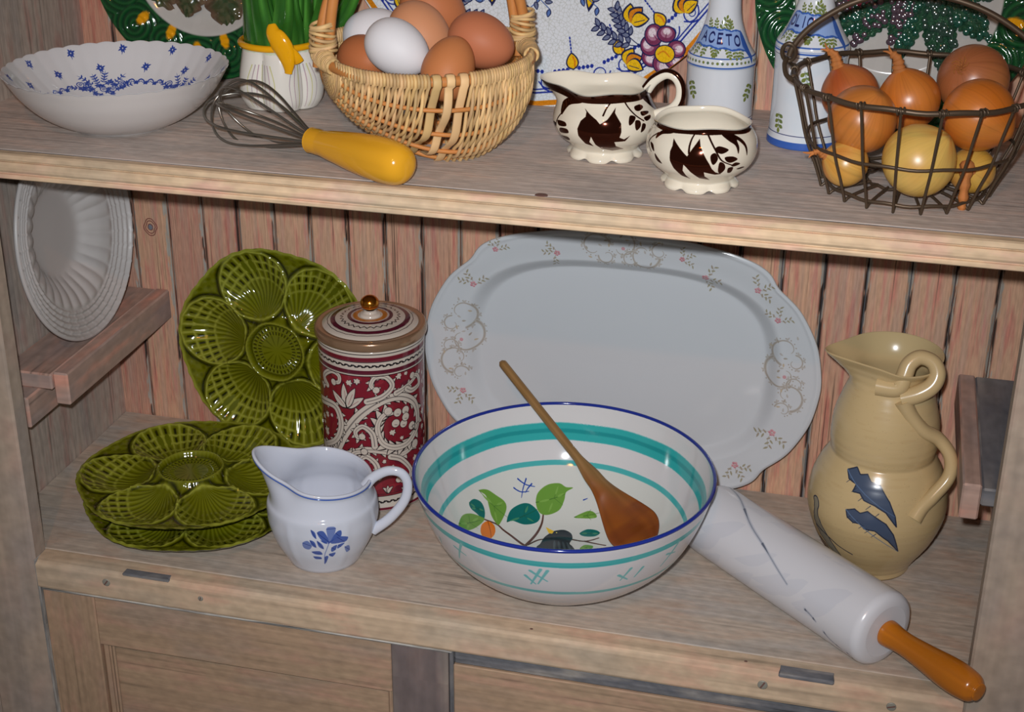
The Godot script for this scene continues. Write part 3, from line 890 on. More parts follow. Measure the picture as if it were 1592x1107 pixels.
func onion_vase() -> void:
	var t := thing("onion_vase", "ceramic vase shaped as a bundle of white spring onions tied with yellow ribbon", "vase", Vector3(0.1921, H, -0.2097))
	var bl := func(q: Vector3, u: float, _t: float) -> Vector3:
		var k := 1.0 - smoothstep(0.048, 0.060, q.y) * 0.5
		var w := 0.84 + 0.19 * pow(absf(cos((u + 0.02) * TAU * 3.0)), 0.5)
		w = lerpf(1.0, w, k)
		return Vector3(q.x * w, q.y, q.z * w)
	var W := 1024.0
	var Ht := 384.0
	var p := Pic.new(int(W), int(Ht), Color(0.87, 0.86, 0.83))
	for x in 64:
		for y in 3: p.ell(Vector2(x * 16 + 8, 4 + y * 8), 14, 9 + 10 * hsh(x), Color(0.87, 0.86, 0.83).lerp(Color(0.50, 0.72, 0.36), 0.55 - y * 0.16))
	for b in 6:
		for j in 7:
			var x := ((b + 0.5) / 6.0 - 0.02 + (j - 3) * 0.019) * W
			x = fposmod(x, W)
			var col := [Color(0.62, 0.48, 0.56), Color(0.70, 0.70, 0.36), Color(0.58, 0.50, 0.56)][(j + b) % 3] as Color
			p.line(curve2([Vector2(x + (j - 3) * -6, Ht * 0.26), Vector2(x, Ht * 0.55), Vector2(x + (j - 3) * -4, Ht * 0.93)]), 4.5, col.lerp(Color(0.87, 0.86, 0.83), 0.35), 2.0)
		p.line(PackedVector2Array([Vector2(b * W / 6.0 + W * 0.065, Ht * 0.2), Vector2(b * W / 6.0 + W * 0.065, Ht)]), 3.0, Color(0.66, 0.66, 0.60))
	var pr := PackedVector2Array([Vector2(0, 0.002), Vector2(0.028, 0.002), Vector2(0.0315, 0.0)])
	pr.append_array(spline([Vector2(0.0340, 0.0015), Vector2(0.0385, 0.009), Vector2(0.0402, 0.018), Vector2(0.0398, 0.030), Vector2(0.0375, 0.043), Vector2(0.0355, 0.053), Vector2(0.0345, 0.060)], 6))
	put("bulbs", t, [[Msh.new().lathe(pr, 120, bl, 0.060), tmat(p.tex(), 0.10)]])
	var leafk := func(a: float, b: float) -> Color: return lin(Color(0.05, 0.22, 0.06)).lerp(lin(Color(0.32, 0.58, 0.23)), clampf(0.15 + 0.75 * hsh(floor(a * 14.0) + 3.0) * (0.6 + 0.4 * sin(b * 9.0 + a * 20.0)), 0.0, 1.0))
	var green := vmat(0.12, 0.5)
	for ring in 3:
		var n: int = [5, 9, 12][ring]
		for i in n:
			var a := (i + 0.35 * hsh(i + ring * 20)) * TAU / n
			var r: float = [0.010, 0.021, 0.0290][ring]
			var d := Vector3(cos(a), 0, sin(a))
			var fan := 0.03 + 0.10 * hsh(i * 3.3 + ring)
			var tip := 0.16 + 0.05 * hsh(i + ring * 7)
			var lean := (hsh(i + ring) - 0.5) * 0.012
			var pts := [d * (r - 0.001) + Vector3(0, 0.054, 0), d * (r + 0.0005) + Vector3(lean * 0.3, 0.075, 0), d * (r + 0.03 * fan) + Vector3(lean, 0.105, 0), d * (r + 0.10 * fan) + Vector3(lean * 1.6, tip, 0)]
			put("leaf", t, [[Msh.new().tube(spline3(pts, 6), func(b: float) -> float: return 0.0098 * (1.0 - 0.75 * pow(b, 4.0)), 14, false, leafk, 0.42, d), green]])
	for e in [[0.052, 0.035, 0.095, 0.020], [0.068, 0.030, 0.10, -0.005]]:      # leaves that hang out behind the basket
		var pts := [Vector3(signf(e[0]) * 0.028, 0.060, 0.0), Vector3(e[0] * 0.85, 0.080, e[3] * 0.5), Vector3(e[0] * 1.12, 0.115, e[3]), Vector3(e[0] * 1.3, 0.15, e[3])]
		put("leaf", t, [[Msh.new().tube(spline3(pts, 6), func(b: float) -> float: return 0.0085 * (1.0 - 0.7 * pow(b, 4.0)), 10, false, leafk, 0.5, Vector3(0, 0, 1)), green]])
	var yel := mat(Color(0.92, 0.66, 0.06), 0.12)
	var band := PackedVector3Array()
	for i in 72: band.append(Vector3(0.0352 * cos(i * TAU / 72), 0.0595, 0.0352 * sin(i * TAU / 72)))
	var rb := put("ribbon", t, [[Msh.new().tube(band, 0.0032, 10, true), yel]])
	var tails := Msh.new()
	tails.tube(spline3([Vector3(0.0090, 0.0830, 0.0365), Vector3(0.0110, 0.0760, 0.0390), Vector3(0.0165, 0.0690, 0.0400), Vector3(0.0215, 0.0600, 0.0395), Vector3(0.0240, 0.0500, 0.0400), Vector3(0.0235, 0.0400, 0.0395)], 6), func(b: float) -> float: return 0.0036 + 0.0062 * sin(clampf(b * 1.05, 0.0, 1.0) * PI), 14, false, null, 0.5, Vector3(0, 0, 1))
	tails.tube(spline3([Vector3(0.0175, 0.0660, 0.0395), Vector3(0.0250, 0.0600, 0.0390), Vector3(0.0300, 0.0540, 0.0370), Vector3(0.0320, 0.0500, 0.0350)], 6), func(b: float) -> float: return 0.0066 - 0.001 * b, 12, false, null, 0.5, Vector3(0, 0, 1))
	tails.ball(Vector3(0.0190, 0.0640, 0.0385), Vector3(0.0068, 0.0075, 0.0052), 14)
	put("bow", rb, [[tails, yel]])


func basket_at(phi: float, al: float, off: float) -> Vector3:
	phi += 0.17 * sin(al) * sin(phi)
	var R := 0.0895 + 0.0120 * pow(absf(sin(2.0 * al)), 0.8) * (1.0 if al < PI * 0.5 else 0.9)
	R *= 1.0 - 0.27 * smoothstep(0.40, -1.0, cos(phi)) * sin(al)
	var r := R * pow(maxf(sin(phi), 0.0), 0.74) + off
	return Vector3(0.0870 * cos(phi), 0.0815 - r * 0.940 * sin(al) - 0.0050 * sin(phi) * maxf(cos(al), 0.0), r * cos(al))


func egg_basket() -> void:
	var t := thing("egg_basket", "round willow egg basket with woven ribs and a twisted hoop handle, full of eggs", "basket", Vector3(0.3597, H + 0.0005, -0.1218), deg_to_rad(30.0))
	var cane := lin(Color(0.86, 0.715, 0.50))
	var tint := func(sd: float) -> Callable:
		var c := cane * (0.80 + 0.34 * hsh(sd)) * Color(1.0, 0.97 + 0.05 * hsh(sd + 5), 0.92 + 0.16 * hsh(sd + 9))
		return func(_a: float, b: float) -> Color: return c * (0.92 + 0.12 * sin(b * 31.0 + sd * 7.0))
	var m := vmat(0.55, 0.35)
	var wood_m := vmat(0.5, 0.35)
	var orange := func(a: float, b: float) -> Color: return lin(Color(0.76, 0.50, 0.27)) * (0.85 + 0.25 * hsh(floor(a * 8.0) + floor(b * 40.0) * 0.3))
	# rim and ribs
	var ring := PackedVector3Array()
	for i in 96:
		var a := i * TAU / 96
		ring.append(Vector3(0.0870 * cos(a), 0.0815 - 0.0050 * maxf(sin(a), 0.0), 0.0895 * pow(absf(sin(a)), 0.74) * signf(sin(a))))
	put("rim", t, [[Msh.new().tube(ring, 0.0042, 10, true, orange), wood_m]])
	var nr := 12
	for k in range(1, nr):
		var al := PI * k / nr
		var pts := PackedVector3Array()
		for i in 41: pts.append(basket_at(lerpf(0.05, PI - 0.05, i / 40.0), al, 0.0))
		put("hoop" if k == nr / 2 else "rib", t, [[Msh.new().tube(pts, 0.0030 if k == nr / 2 else 0.0019, 7, false, orange), wood_m]])
	# weavers: over and under the ribs, from rim to rim
	var weave := Msh.new()
	var phis := []
	var x := 0.0
	for s in [-1.0, 1.0]:
		var ph: float = PI * 0.5 + s * 0.205
		var k := 0
		while absf(ph - PI * 0.5) < 1.26:
			phis.append([ph, k])
			ph += s * 0.0285 * (1.0 + 0.35 * absf(ph - PI * 0.5) * (0.6 if s < 0 else 1.0))
			k += 1
	var wi := 0
	for e in phis:
		var ph: float = e[0]
		var par: float = 1.0 if int(e[1]) % 2 == 0 else -1.0
		var pts := PackedVector3Array()
		var rimr := 0.0054
		for i in 6:      # over the front rim
			var a := PI * (1.15 - i * 0.26)
			var c := basket_at(ph, 0.0, 0.0)
			pts.append(c + Vector3(0, sin(a) * rimr, cos(a) * rimr))
		for i in range(1, 48):
			var al := PI * i / 48.0
			pts.append(basket_at(ph, al, par * 0.0026 * cos(al * nr)))
		for i in 6:
			var a := PI * (0.0 + i * 0.26) + PI
			var c := basket_at(ph, PI, 0.0)
			pts.append(c + Vector3(0, -sin(a) * rimr, cos(a) * rimr))
		weave.tube(pts, 0.00145 + 0.0002 * hsh(wi), 6, false, tint.call(wi * 1.7))
		wi += 1
	var wv := put("weave", t, [[weave, m]])
	wv.set_meta("kind", "stuff")
	# three flat splints down the middle
	for k in 3:
		var ph := PI * 0.5 + (k - 1) * 0.128
		var par := 1.0 if k % 2 == 0 else -1.0
		var pts := PackedVector3Array()
		for i in 6:
			var a := PI * (1.15 - i * 0.26)
			pts.append(basket_at(ph, 0.0, 0.0) + Vector3(0, sin(a) * 0.0056, cos(a) * 0.0056))
		for i in range(1, 48):
			var al := PI * i / 48.0
			pts.append(basket_at(ph, al, par * 0.0028 * cos(al * nr)))
		for i in 5:
			var a := PI * (i * 0.26) + PI
			pts.append(basket_at(ph, PI, 0.0) + Vector3(0, -sin(a) * 0.0056, cos(a) * 0.0056))
		put("splint", t, [[Msh.new().tube(pts, 0.0009, 8, false, tint.call(k + 200.0), 4.2, Vector3(1, 0, 0.0)), m]])
	# twisted handle
	var handle := Node3D.new()
	handle.name = "handle"
	t.add_child(handle)
	for s in 2:
		var pts := PackedVector3Array()
		for i in 81:
			var a := PI * i / 80.0
			var c := Vector3(0.0865 * cos(a) * (1.0 - 0.10 * sin(a)), 0.0720 + 0.150 * sin(a), 0.0)
			var tw := i * 0.115 + s * PI
			var rad := Vector3(cos(a), sin(a), 0)
			pts.append(c + (rad * cos(tw) + Vector3(0, 0, 1) * sin(tw)) * 0.0042)
		put("strand", handle, [[Msh.new().tube(pts, 0.0046, 9, false, orange), wood_m]])
	# bindings where the handle crosses the rim
	for s in [-1.0, 1.0]:
		var b := Msh.new()
		for i in 9:      # round the foot of the handle
			var rr := 0.0108 - 0.0002 * i
			var cy := 0.0855 + i * 0.0028
			var pts := PackedVector3Array()
			for j in 20: pts.append(Vector3(s * 0.0858, cy, 0) + Vector3(cos(j * TAU / 20) * rr, 0.0022 * sin(j * TAU / 20 + i), sin(j * TAU / 20) * rr))
			b.tube(pts, 0.0016, 5, true, tint.call(300.0 + i + s))
		for z in [-1.0, 1.0]:      # round the rim on either side
			for i in 11:
				var ph := 0.02 + 0.026 * i
				if s < 0: ph = PI - ph
				var c := Vector3(0.0870 * cos(ph), 0.0815 - 0.0050 * sin(ph) * maxf(z, 0.0), z * 0.0895 * pow(maxf(sin(ph), 0.0), 0.74))
				var tg := Vector3(-sin(ph) * s, 0, z * cos(ph) * s).normalized()
				var nn := tg.cross(Vector3.UP).normalized()
				var rr := 0.0074 - 0.0002 * i
				var pts := PackedVector3Array()
				for j in 16: pts.append(c + nn * cos(j * TAU / 16) * rr + Vector3.UP * sin(j * TAU / 16) * rr)
				b.tube(pts, 0.0017, 5, true, tint.call(330.0 + i * 3 + s))
		for i in 12:      # down over the first ribs, fanned like an eye
			for z in [-1.0, 1.0]:
				var pts := []
				for j in 6:
					var al: float = PI * 0.5 - z * PI * 0.5 * (1.0 - j / 5.0)
					var ph := 0.05 + 0.030 * i + 0.012 * sin(j * PI / 5.0)
					pts.append(basket_at(ph if s > 0 else PI - ph, al, 0.0048 - 0.0001 * i))
				b.tube(spline3(pts, 4), 0.0017, 5, false, tint.call(370.0 + i * 5 + z + s))
		var bn := put("binding", t, [[b, m]])
		bn.set_meta("kind", "stuff")


func eggs() -> void:
	var pr := PackedVector2Array()
	for i in 25:
		var a := -PI * 0.5 + PI * i / 24.0
		pr.append(Vector2(0.0216 * cos(a) * (1.0 - 0.10 * sin(a)), 0.0275 * sin(a)))
	pr[0].x = 0.0
	pr[24].x = 0.0
	var L := [
		[Vector3(0.3474, 0.4966, -0.0868), Vector3(0.88, -0.42, 0.10), 1.0, Color(0.85, 0.845, 0.855), "white hen's egg lying in front, at the left of the egg basket's rim", "white"],
		[Vector3(0.3030, 0.4915, -0.1550), Vector3(0.8, 0.3, -0.3), 0.95, Color(0.85, 0.845, 0.855), "white hen's egg mostly hidden behind the front white one", "white"],
		[Vector3(0.3080, 0.4785, -0.1130), Vector3(0.6, 0.1, 0.6), 0.92, Color(0.70, 0.42, 0.26), "small brown hen's egg peeping out under the white ones by the left binding", "brown"],
		[Vector3(0.3512, 0.4975, -0.1388), Vector3(0.7, -0.55, 0.2), 1.06, Color(0.79, 0.55, 0.40), "pale tan hen's egg, the lightest brown one, behind the front white egg", "tan"],
		[Vector3(0.3500, 0.5110, -0.1810), Vector3(0.75, -0.5, -0.1), 1.08, Color(0.73, 0.45, 0.29), "brown hen's egg at the very back of the heap, highest of all", "brown"],
		[Vector3(0.4125, 0.5014, -0.1098), Vector3(0.93, -0.30, 0.05), 1.0, Color(0.71, 0.43, 0.30), "reddish brown hen's egg lying on its side by the basket's right handle foot", "brown"],
		[Vector3(0.3945, 0.4858, -0.0750), Vector3(0.2, 0.7, -0.4), 0.95, Color(0.73, 0.46, 0.28), "brown hen's egg at the front of the basket, half sunk behind the rim", "brown"],
	]
	var n := 0
	var mesh: MeshInstance3D = null
	for e in L:
		var col: Color = e[3]
		var c := col
		var kf := func(a: float, b: float) -> Color: return lin(c) * (0.97 + 0.06 * hsh(floor(a * 40.0) + floor(b * 30.0) * 41.0))
		var m := mat(col, 0.52, 0.0, 0.32)
		var o := put("egg", self, [[Msh.new().lathe(pr, 40), m]])
		tag(o, e[4], "egg", "eggs in the willow basket")
		var y: Vector3 = (e[1] as Vector3).normalized()
		var x := y.cross(Vector3(0.1, 0.2, 1.0)).normalized()
		o.transform = Transform3D(Basis(x, y, x.cross(y)) * (e[2] * 1.04), e[0])
		n += 1


func painted_charger() -> void:
	var R := 0.2000
	var t := thing("painted_charger", "large crackle-glazed charger with blue border and yellow and plum flowers, behind the egg basket", "plate", Vector3(0.4215, H + 0.1985, -0.2900))
	t.rotation = Vector3(-0.045, 0, 0)
	var S := 1280
	var k := S * 0.5 / R
	var white := Color(0.84, 0.86, 0.885)
	var blue := Color(0.13, 0.20, 0.58)
	var ink := Color(0.10, 0.13, 0.30)
	var yel := Color(0.90, 0.72, 0.10)
	var org := Color(0.82, 0.50, 0.10)
	var plum := Color(0.47, 0.20, 0.34)
	var grey := Color(0.42, 0.46, 0.58)
	var p := Pic.new(S, S, white)
	var cc := Vector2(S, S) * 0.5
	var at := func(x: float, y: float) -> Vector2: return cc + Vector2(x, -y) * k
	for e in [[0.2, org], [0.1952, white], [0.1885, blue], [0.1870, white], [0.1852, blue], [0.1840, white]]: p.ell(cc, e[0] * k, e[0] * k, e[1])
	# border: blue swirls hung with yellow drops and dotted cords
	for i in 44:
		var a := -PI * 0.5 + (i + 0.5) * TAU / 44
		var d := Vector2.from_angle(a)
		var n := d.orthogonal()
		var c := cc - d * 0.0
		c = cc + d * 0.1770 * k
		var q := []
		for j in 12: q.append(c + Vector2.from_angle(a + j * 0.75) * (8.5 - j * 0.62) * k / 3200.0 * 3.2)
		p.line(curve2(q, 3), 4.5, blue, 2.0)
		p.line(curve2([c + n * 30, c + n * 18 + d * 14, c + d * 20, c - n * 18 + d * 14, c - n * 30]), 4.0, blue)
		if i % 2 == 0:
			var b := cc + d * 0.1600 * k
			p.leaf(b + d * 26, b - d * 26, 40, ink)
			p.leaf(b + d * 22, b - d * 21, 32, yel)
			p.line(PackedVector2Array([b + d * 16 + n * 6, b + n * 8, b - d * 12 + n * 3]), 5, org)
			for j in 5: p.ell(cc + d * (0.1515 - j * 0.0030) * k, 2.6, 4.6, blue, a + PI * 0.5)
			for s in [-1, 1]:
				for j in 4: p.ell(b + d * 22 + n * s * (18 + j * 13), 5, 6, blue)
				p.line(PackedVector2Array([b + d * 22 + n * s * 10, b + d * 22 + n * s * 62]), 2.0, blue)
	# flower sprays, one in each quarter
	for qd in 4:
		var X := Transform2D(0.0, Vector2.ZERO)
		var sx := 1.0 if qd % 2 == 0 else -1.0
		var sy := 1.0 if qd < 2 else -1.0
		var f := func(x: float, y: float) -> Vector2: return at.call(x * sx, y * sy)
		for e in [[0.1080, -0.1380, 0.052, -0.122], [0.125, -0.105, 0.150, -0.055], [0.1, -0.14, 0.07, -0.105]]:
			var a: Vector2 = f.call(e[0], e[1])
			var b: Vector2 = f.call(e[2], e[3])
			var bend := (b - a).orthogonal() * 0.12
			p.line(curve2([a, a.lerp(b, 0.5) + bend, b]), 2.4, ink)
			for j in 6:
				var m := a.lerp(b, 0.35 + 0.11 * j) + bend * (1.0 - absf(j - 1.5) * 0.25)
				for s in [-1, 1]:
					var tip := m + (b - a).normalized().rotated(s * 0.75) * 30
					p.leaf(m, tip, 16, ink)
					p.leaf(m.lerp(tip, 0.12), m.lerp(tip, 0.85), 10, grey)
		for e in [[0.075, -0.102, 0.9], [0.045, -0.080, 2.0], [0.115, -0.075, 0.4], [0.06, -0.06, -1.0]]:      # thin sepia curls
			var q := []
			var c: Vector2 = f.call(e[0], e[1])
			for j in 14: q.append(c + Vector2.from_angle(e[2] + j * 0.62) * (30.0 - j * 1.9))
			p.line(curve2(q, 3), 2.0, Color(0.58, 0.55, 0.55), 1.2)
		for e in [[0.0870, -0.1190, 0.5, 1.3], [0.0850, -0.1560, 0.0, 1.25], [0.1360, -0.1060, 1.0, 1.2], [0.118, -0.090, 1.4, 1.0], [0.1560, -0.0900, 0.8, 1.1]]:
			var c: Vector2 = f.call(e[0], e[1])
			for j in 3:
				var tip: Vector2 = c + Vector2.from_angle(-e[2] * sx - 1.2 + j * 0.7) * 40 * e[3]
				p.leaf(c, tip + (tip - c) * 0.10, 34 * e[3], ink, 6)
				p.leaf(c, tip, 26 * e[3], [yel, org, yel][j], 6)
				p.line(PackedVector2Array([c.lerp(tip, 0.2), c.lerp(tip, 0.8)]), 2.0, ink)
		var fc: Vector2 = f.call(0.1190, -0.1400)
		for e in [[-0.013, 0.010, 25, 21], [0.001, 0.0165, 24, 22], [0.0145, 0.011, 22, 19], [0.0155, -0.002, 20, 18], [-0.0175, -0.004, 21, 22], [-0.0135, -0.017, 20, 23], [0.002, -0.019, 20, 17]]:
			var c := fc + Vector2(e[0] * sx, e[1] * sy) * k * 0.74
			p.ell(c, e[2] * 1.28 + 3, e[3] * 1.28 + 3, ink)
			p.ell(c, e[2] * 1.28, e[3] * 1.28, plum)
			var o := (c - fc).normalized()
			p.ell(c + o * 4, e[2] * 0.86, e[3] * 0.86, Color(0.66, 0.46, 0.56))
			p.ell(c + o * 8, e[2] * 0.56, e[3] * 0.56, Color(0.86, 0.80, 0.84))
			p.line(PackedVector2Array([c - o * 16, c + o * 2]), 4, plum, 1.5)
		p.ell(fc + Vector2(4, 12), 31, 27, ink)
		p.ell(fc + Vector2(4, 12), 28, 24, yel)
		p.line(curve2([fc + Vector2(-16, 14), fc + Vector2(0, 4), fc + Vector2(18, 18)]), 4, org)
	# blue sprays below the middle
	for s in [-1.0, 1.0]:
		for e in [[0.0, -0.085, 0.040, -0.100], [0.02, -0.07, 0.055, -0.108], [-0.02, -0.075, 0.010, -0.112]]:
			var a: Vector2 = at.call(e[0] * s, e[1])
			var b: Vector2 = at.call(e[2] * s, e[3])
			p.line(curve2([a, a.lerp(b, 0.5) + Vector2(0, 12), b]), 2.6, Color(0.24, 0.36, 0.62))
			for j in 5:
				var m := a.lerp(b, 0.3 + j * 0.17)
				var tip := m + (b - a).normalized().rotated(0.9 if j % 2 == 0 else -0.9) * 26
				p.leaf(m, tip, 15, ink)
				p.leaf(m.lerp(tip, 0.1), m.lerp(tip, 0.9), 9, [Color(0.34, 0.46, 0.70), grey][j % 2])
		p.leaf(at.call(-0.046 * s, -0.075), at.call(-0.046 * s, -0.112), 40, ink, 6)
		p.leaf(at.call(-0.046 * s, -0.077), at.call(-0.046 * s, -0.108), 32, yel, 6)
		p.leaf(at.call(-0.050 * s, -0.077), at.call(-0.052 * s, -0.1), 13, Color(0.2, 0.4, 0.2), 4)
	# crackle, in the lower half that shows
	p.im.resize(S, S, Image.INTERPOLATE_BILINEAR)
	var cr := FastNoiseLite.new()
	cr.noise_type = FastNoiseLite.TYPE_CELLULAR
	cr.cellular_return_type = FastNoiseLite.RETURN_DISTANCE2_SUB
	cr.frequency = 0.095
	cr.fractal_type = FastNoiseLite.FRACTAL_NONE
	cr.seed = 4
	var ci := cr.get_image(S, S, false, false, false)
	var cd := ci.get_data()
	var data := p.im.get_data()
	for y in range(S / 2, S):
		for x in S:
			var i := y * S + x
			var v := cd[i]
			if v < 20:
				var g := 0.87 + v / 20.0 * 0.13
				data[i * 3] = int(data[i * 3] * g)
				data[i * 3 + 1] = int(data[i * 3 + 1] * g)
				data[i * 3 + 2] = int(data[i * 3 + 2] * (g * 0.96 + 0.02))
	var tx := ImageTexture.create_from_image(Image.create_from_data(S, S, false, Image.FORMAT_RGB8, data))
	var hgt := func(b: float) -> float: return 0.001 + 0.010 * smoothstep(0.62, 0.86, b) + 0.003 * smoothstep(0.86, 1.0, b)
	var fr := func(a: float, b: float) -> Vector3: return Vector3(R * b * cos(a * TAU), R * b * sin(a * TAU), hgt.call(b))
	var bk := func(a: float, b: float) -> Vector3: return Vector3(R * b * cos(a * TAU), R * b * sin(a * TAU), hgt.call(b) - 0.0055 + 0.004 * smoothstep(0.97, 1.0, b))
	var ed := func(a: float, b: float) -> Vector3: return fr.call(a, 1.0).lerp(bk.call(a, 1.0), b) + Vector3(cos(a * TAU), sin(a * TAU), 0) * 0.0007 * sin(b * PI)
	var uvf := func(a: float, b: float) -> Vector2: return Vector2(0.5 + 0.4995 * b * cos(a * TAU), 0.5 - 0.4995 * b * sin(a * TAU))
	put("charger_body", t, [[Msh.new().grid(180, 40, fr, true, true, null, uvf), tmat(tx, 0.12)], [Msh.new().grid(96, 16, bk, true, false), M.white], [Msh.new().grid(180, 3, ed, true, true), mat(org, 0.15)]])


# dark copper lustre on cream: colour and metal pictures painted together
func lustre(shapes: Dictionary, lines: Array, W: int, Ht: int, top: float, rim_h: float) -> StandardMaterial3D:
	var col := Pic.new(W, Ht, Color(0.86, 0.83, 0.76))
	var met := Pic.new(W, Ht, Color.BLACK)
	var br := Color(0.27, 0.125, 0.075)
	var on := Color(0.85, 0.85, 0.85)
	for k in shapes:
		var q := onpic(shapes[k], W, Ht, top)
		for i in q.size():      # keep a shape that crosses the seam in one piece
			if q[i].x < q[0].x - W * 0.5: q[i].x += W
		var c := PackedVector2Array(q)
		if lines.has(k):
			col.line(curve2(q), 6.0, br, 4.5)
			met.line(curve2(q), 6.0, on, 4.5)
		else:
			for sh in [0.0, -float(W)]:
				var c2 := PackedVector2Array()
				for a in (c if k == "tulip" else curve2(q, 4, true)): c2.append(a + Vector2(sh, 0))
				col.poly(c2, br)
				met.poly(c2, on)
	for off in [0.36, 0.5, 0.64]:      # the same flower on the far side
		var q := PackedVector2Array()
		var src := onpic(shapes["lf"], W, Ht, top)
		var mv := floorf((src[0].x + off * W) / W) * W
		for a in src: q.append(Vector2(a.x + off * W - mv, a.y))
		col.poly(q, br)
	var yb := (1.0 - rim_h / top) * Ht
	for pair in [[col, br], [met, on]]:
		var q := PackedVector2Array([Vector2(0, -2), Vector2(W, -2)])
		for i in 65: q.append(Vector2(W - W * i / 64.0, yb + 3.0 * sin(i * TAU * 6.0 / 64.0)))
		pair[0].poly(q, pair[1])
	var m := tmat(col.tex(), 0.09)
	m.metallic = 1.0
	m.metallic_texture = met.tex()
	m.metallic_texture_channel = BaseMaterial3D.TEXTURE_CHANNEL_RED
	return m


func scalloped_foot(q: Vector3, y0: float, y1: float, n: float) -> Vector3:
	var k := 1.0 - smoothstep(y0, y1, q.y)
	if k > 0.0:
		var a := atan2(q.z, q.x)
		var w := absf(cos(a * n))
		var sc := 1.0 + k * (0.10 * w - 0.02)
		q.x *= sc
		q.z *= sc
		q.y += (1.0 - smoothstep(0.0, y0, q.y)) * 0.0022 * (1.0 - smoothstep(0.0, 0.75, w))
	return q


func lustre_jug() -> void:
	var t := thing("lustre_jug", "cream pouring jug with dark copper lustre tulip, rim and handle edge", "jug", Vector3(0.5140, H, -0.1351))
	var sd := Vector2(-0.975, -0.10).normalized()
	var D := func(q: Vector3, _u: float, _t: float) -> Vector3:
		q = scalloped_foot(q, 0.003, 0.009, 4.0)
		var dirv := Vector2(q.x, q.z).normalized()
		var c := dirv.dot(sd)
		var s := smoothstep(0.040, 0.0605, q.y)
		var lip := pow(maxf(c, 0.0), 5.0) * s
		q.x += sd.x * lip * 0.0195
		q.z += sd.y * lip * 0.0195
		q.y += lip * 0.0030 + s * (0.0014 * cos(atan2(q.z, q.x) * 5.0) - 0.001 + 0.003 * pow(maxf(-c, 0.0), 3.0))
		return q
	var pr := PackedVector2Array([Vector2(0, 0.003), Vector2(0.0265, 0.003), Vector2(0.0285, 0.0)])
	pr.append_array(spline([Vector2(0.0298, 0.0002), Vector2(0.0302, 0.0025), Vector2(0.0286, 0.0062), Vector2(0.0282, 0.0085), Vector2(0.0315, 0.0120), Vector2(0.0395, 0.0185), Vector2(0.0444, 0.0280), Vector2(0.0430, 0.0390), Vector2(0.0382, 0.0470), Vector2(0.0360, 0.0520), Vector2(0.0368, 0.0570), Vector2(0.0388, 0.0605)], 6))
	var pi := spline([Vector2(0.0390, 0.0612), Vector2(0.0374, 0.0606), Vector2(0.0350, 0.0565), Vector2(0.0345, 0.0520), Vector2(0.0368, 0.0470), Vector2(0.0410, 0.0390), Vector2(0.0425, 0.0280), Vector2(0.0370, 0.0180), Vector2(0.02, 0.012), Vector2(0.0, 0.0115)], 4)
	var m := lustre(P_JUG, ["stem", "vine", "lv"], 1024, 320, 0.0605, 0.0530)
	put("jug_body", t, [[Msh.new().lathe(pr, 112, D, 0.0605), m], [Msh.new().lathe(pi, 112, D), M.cream]])
	var hd := Vector3(0.995, 0, 0.10)
	var hp := []
	for e in [[0.0345, 0.0585], [0.0405, 0.0665], [0.0500, 0.0725], [0.0577, 0.0705], [0.0622, 0.0630], [0.0618, 0.0525], [0.0560, 0.0445], [0.0470, 0.0400], [0.0420, 0.0375]]: hp.append(hd * e[0] + Vector3(0, e[1], 0))
	var path := spline3(hp, 6)
	put("handle", t, [[Msh.new().tube(path, func(b: float) -> float: return 0.0046 - 0.0012 * sin(b * PI), 12, false, null, 0.75, Vector3(-0.1, 0, 0.995)), M.cream]])
	var edge := PackedVector3Array()
	for i in path.size():
		var j := clampi(i, 1, path.size() - 2)
		var tg := (path[j + 1] - path[j - 1]).normalized()
		var out := tg.cross(Vector3(-0.1, 0, 0.995)).normalized()
		if out.dot(path[i] - hd * 0.045 - Vector3(0, 0.055, 0)) < 0.0: out = -out
		edge.append(path[i] + out * 0.0030)
	var le := put("lustre_edge", t, [[Msh.new().tube(edge, 0.0021, 8, false, null, 1.3, Vector3(-0.1, 0, 0.995)), mat(Color(0.27, 0.125, 0.075), 0.1, 0.85)]])
	le.set_meta("label", "dark copper stripe along the handle")


func lustre_sugar_bowl() -> void:
	var t := thing("lustre_sugar_bowl", "cream handleless sugar bowl with dark copper lustre flower, right of the matching jug", "bowl", Vector3(0.6027, H, -0.0767))
	var D := func(q: Vector3, _u: float, _t: float) -> Vector3:
		q = scalloped_foot(q, 0.003, 0.009, 4.0)
		var s := smoothstep(0.030, 0.0525, q.y)
		var a := atan2(q.z, q.x)
		q.x *= 1.0 + 0.035 * s
		q.z *= 1.0 - 0.05 * s
		q.y += s * (0.0022 * cos(a * 2.0 + 0.4) * -0.6 + 0.0007 * cos(a * 5.0))
		return q
	var pr := PackedVector2Array([Vector2(0, 0.003), Vector2(0.0255, 0.003), Vector2(0.0275, 0.0)])
	pr.append_array(spline([Vector2(0.0288, 0.0002), Vector2(0.0292, 0.0025), Vector2(0.0276, 0.0058), Vector2(0.0272, 0.0078), Vector2(0.0310, 0.0115), Vector2(0.0395, 0.0190), Vector2(0.0438, 0.0290), Vector2(0.0428, 0.0390), Vector2(0.0392, 0.0460), Vector2(0.0368, 0.0495), Vector2(0.0372, 0.0525)], 6))
	var pi := spline([Vector2(0.0372, 0.0531), Vector2(0.0358, 0.0526), Vector2(0.0352, 0.0495), Vector2(0.0375, 0.0460), Vector2(0.0408, 0.0390), Vector2(0.0418, 0.0290), Vector2(0.0370, 0.0180), Vector2(0.02, 0.012), Vector2(0.0, 0.0115)], 4)
	var m := lustre(P_SUGAR, ["stem", "vine", "lv"], 1024, 320, 0.0525, 0.0488)
	put("bowl_body", t, [[Msh.new().lathe(pr, 112, D, 0.0525), m], [Msh.new().lathe(pi, 112, D), M.cream]])


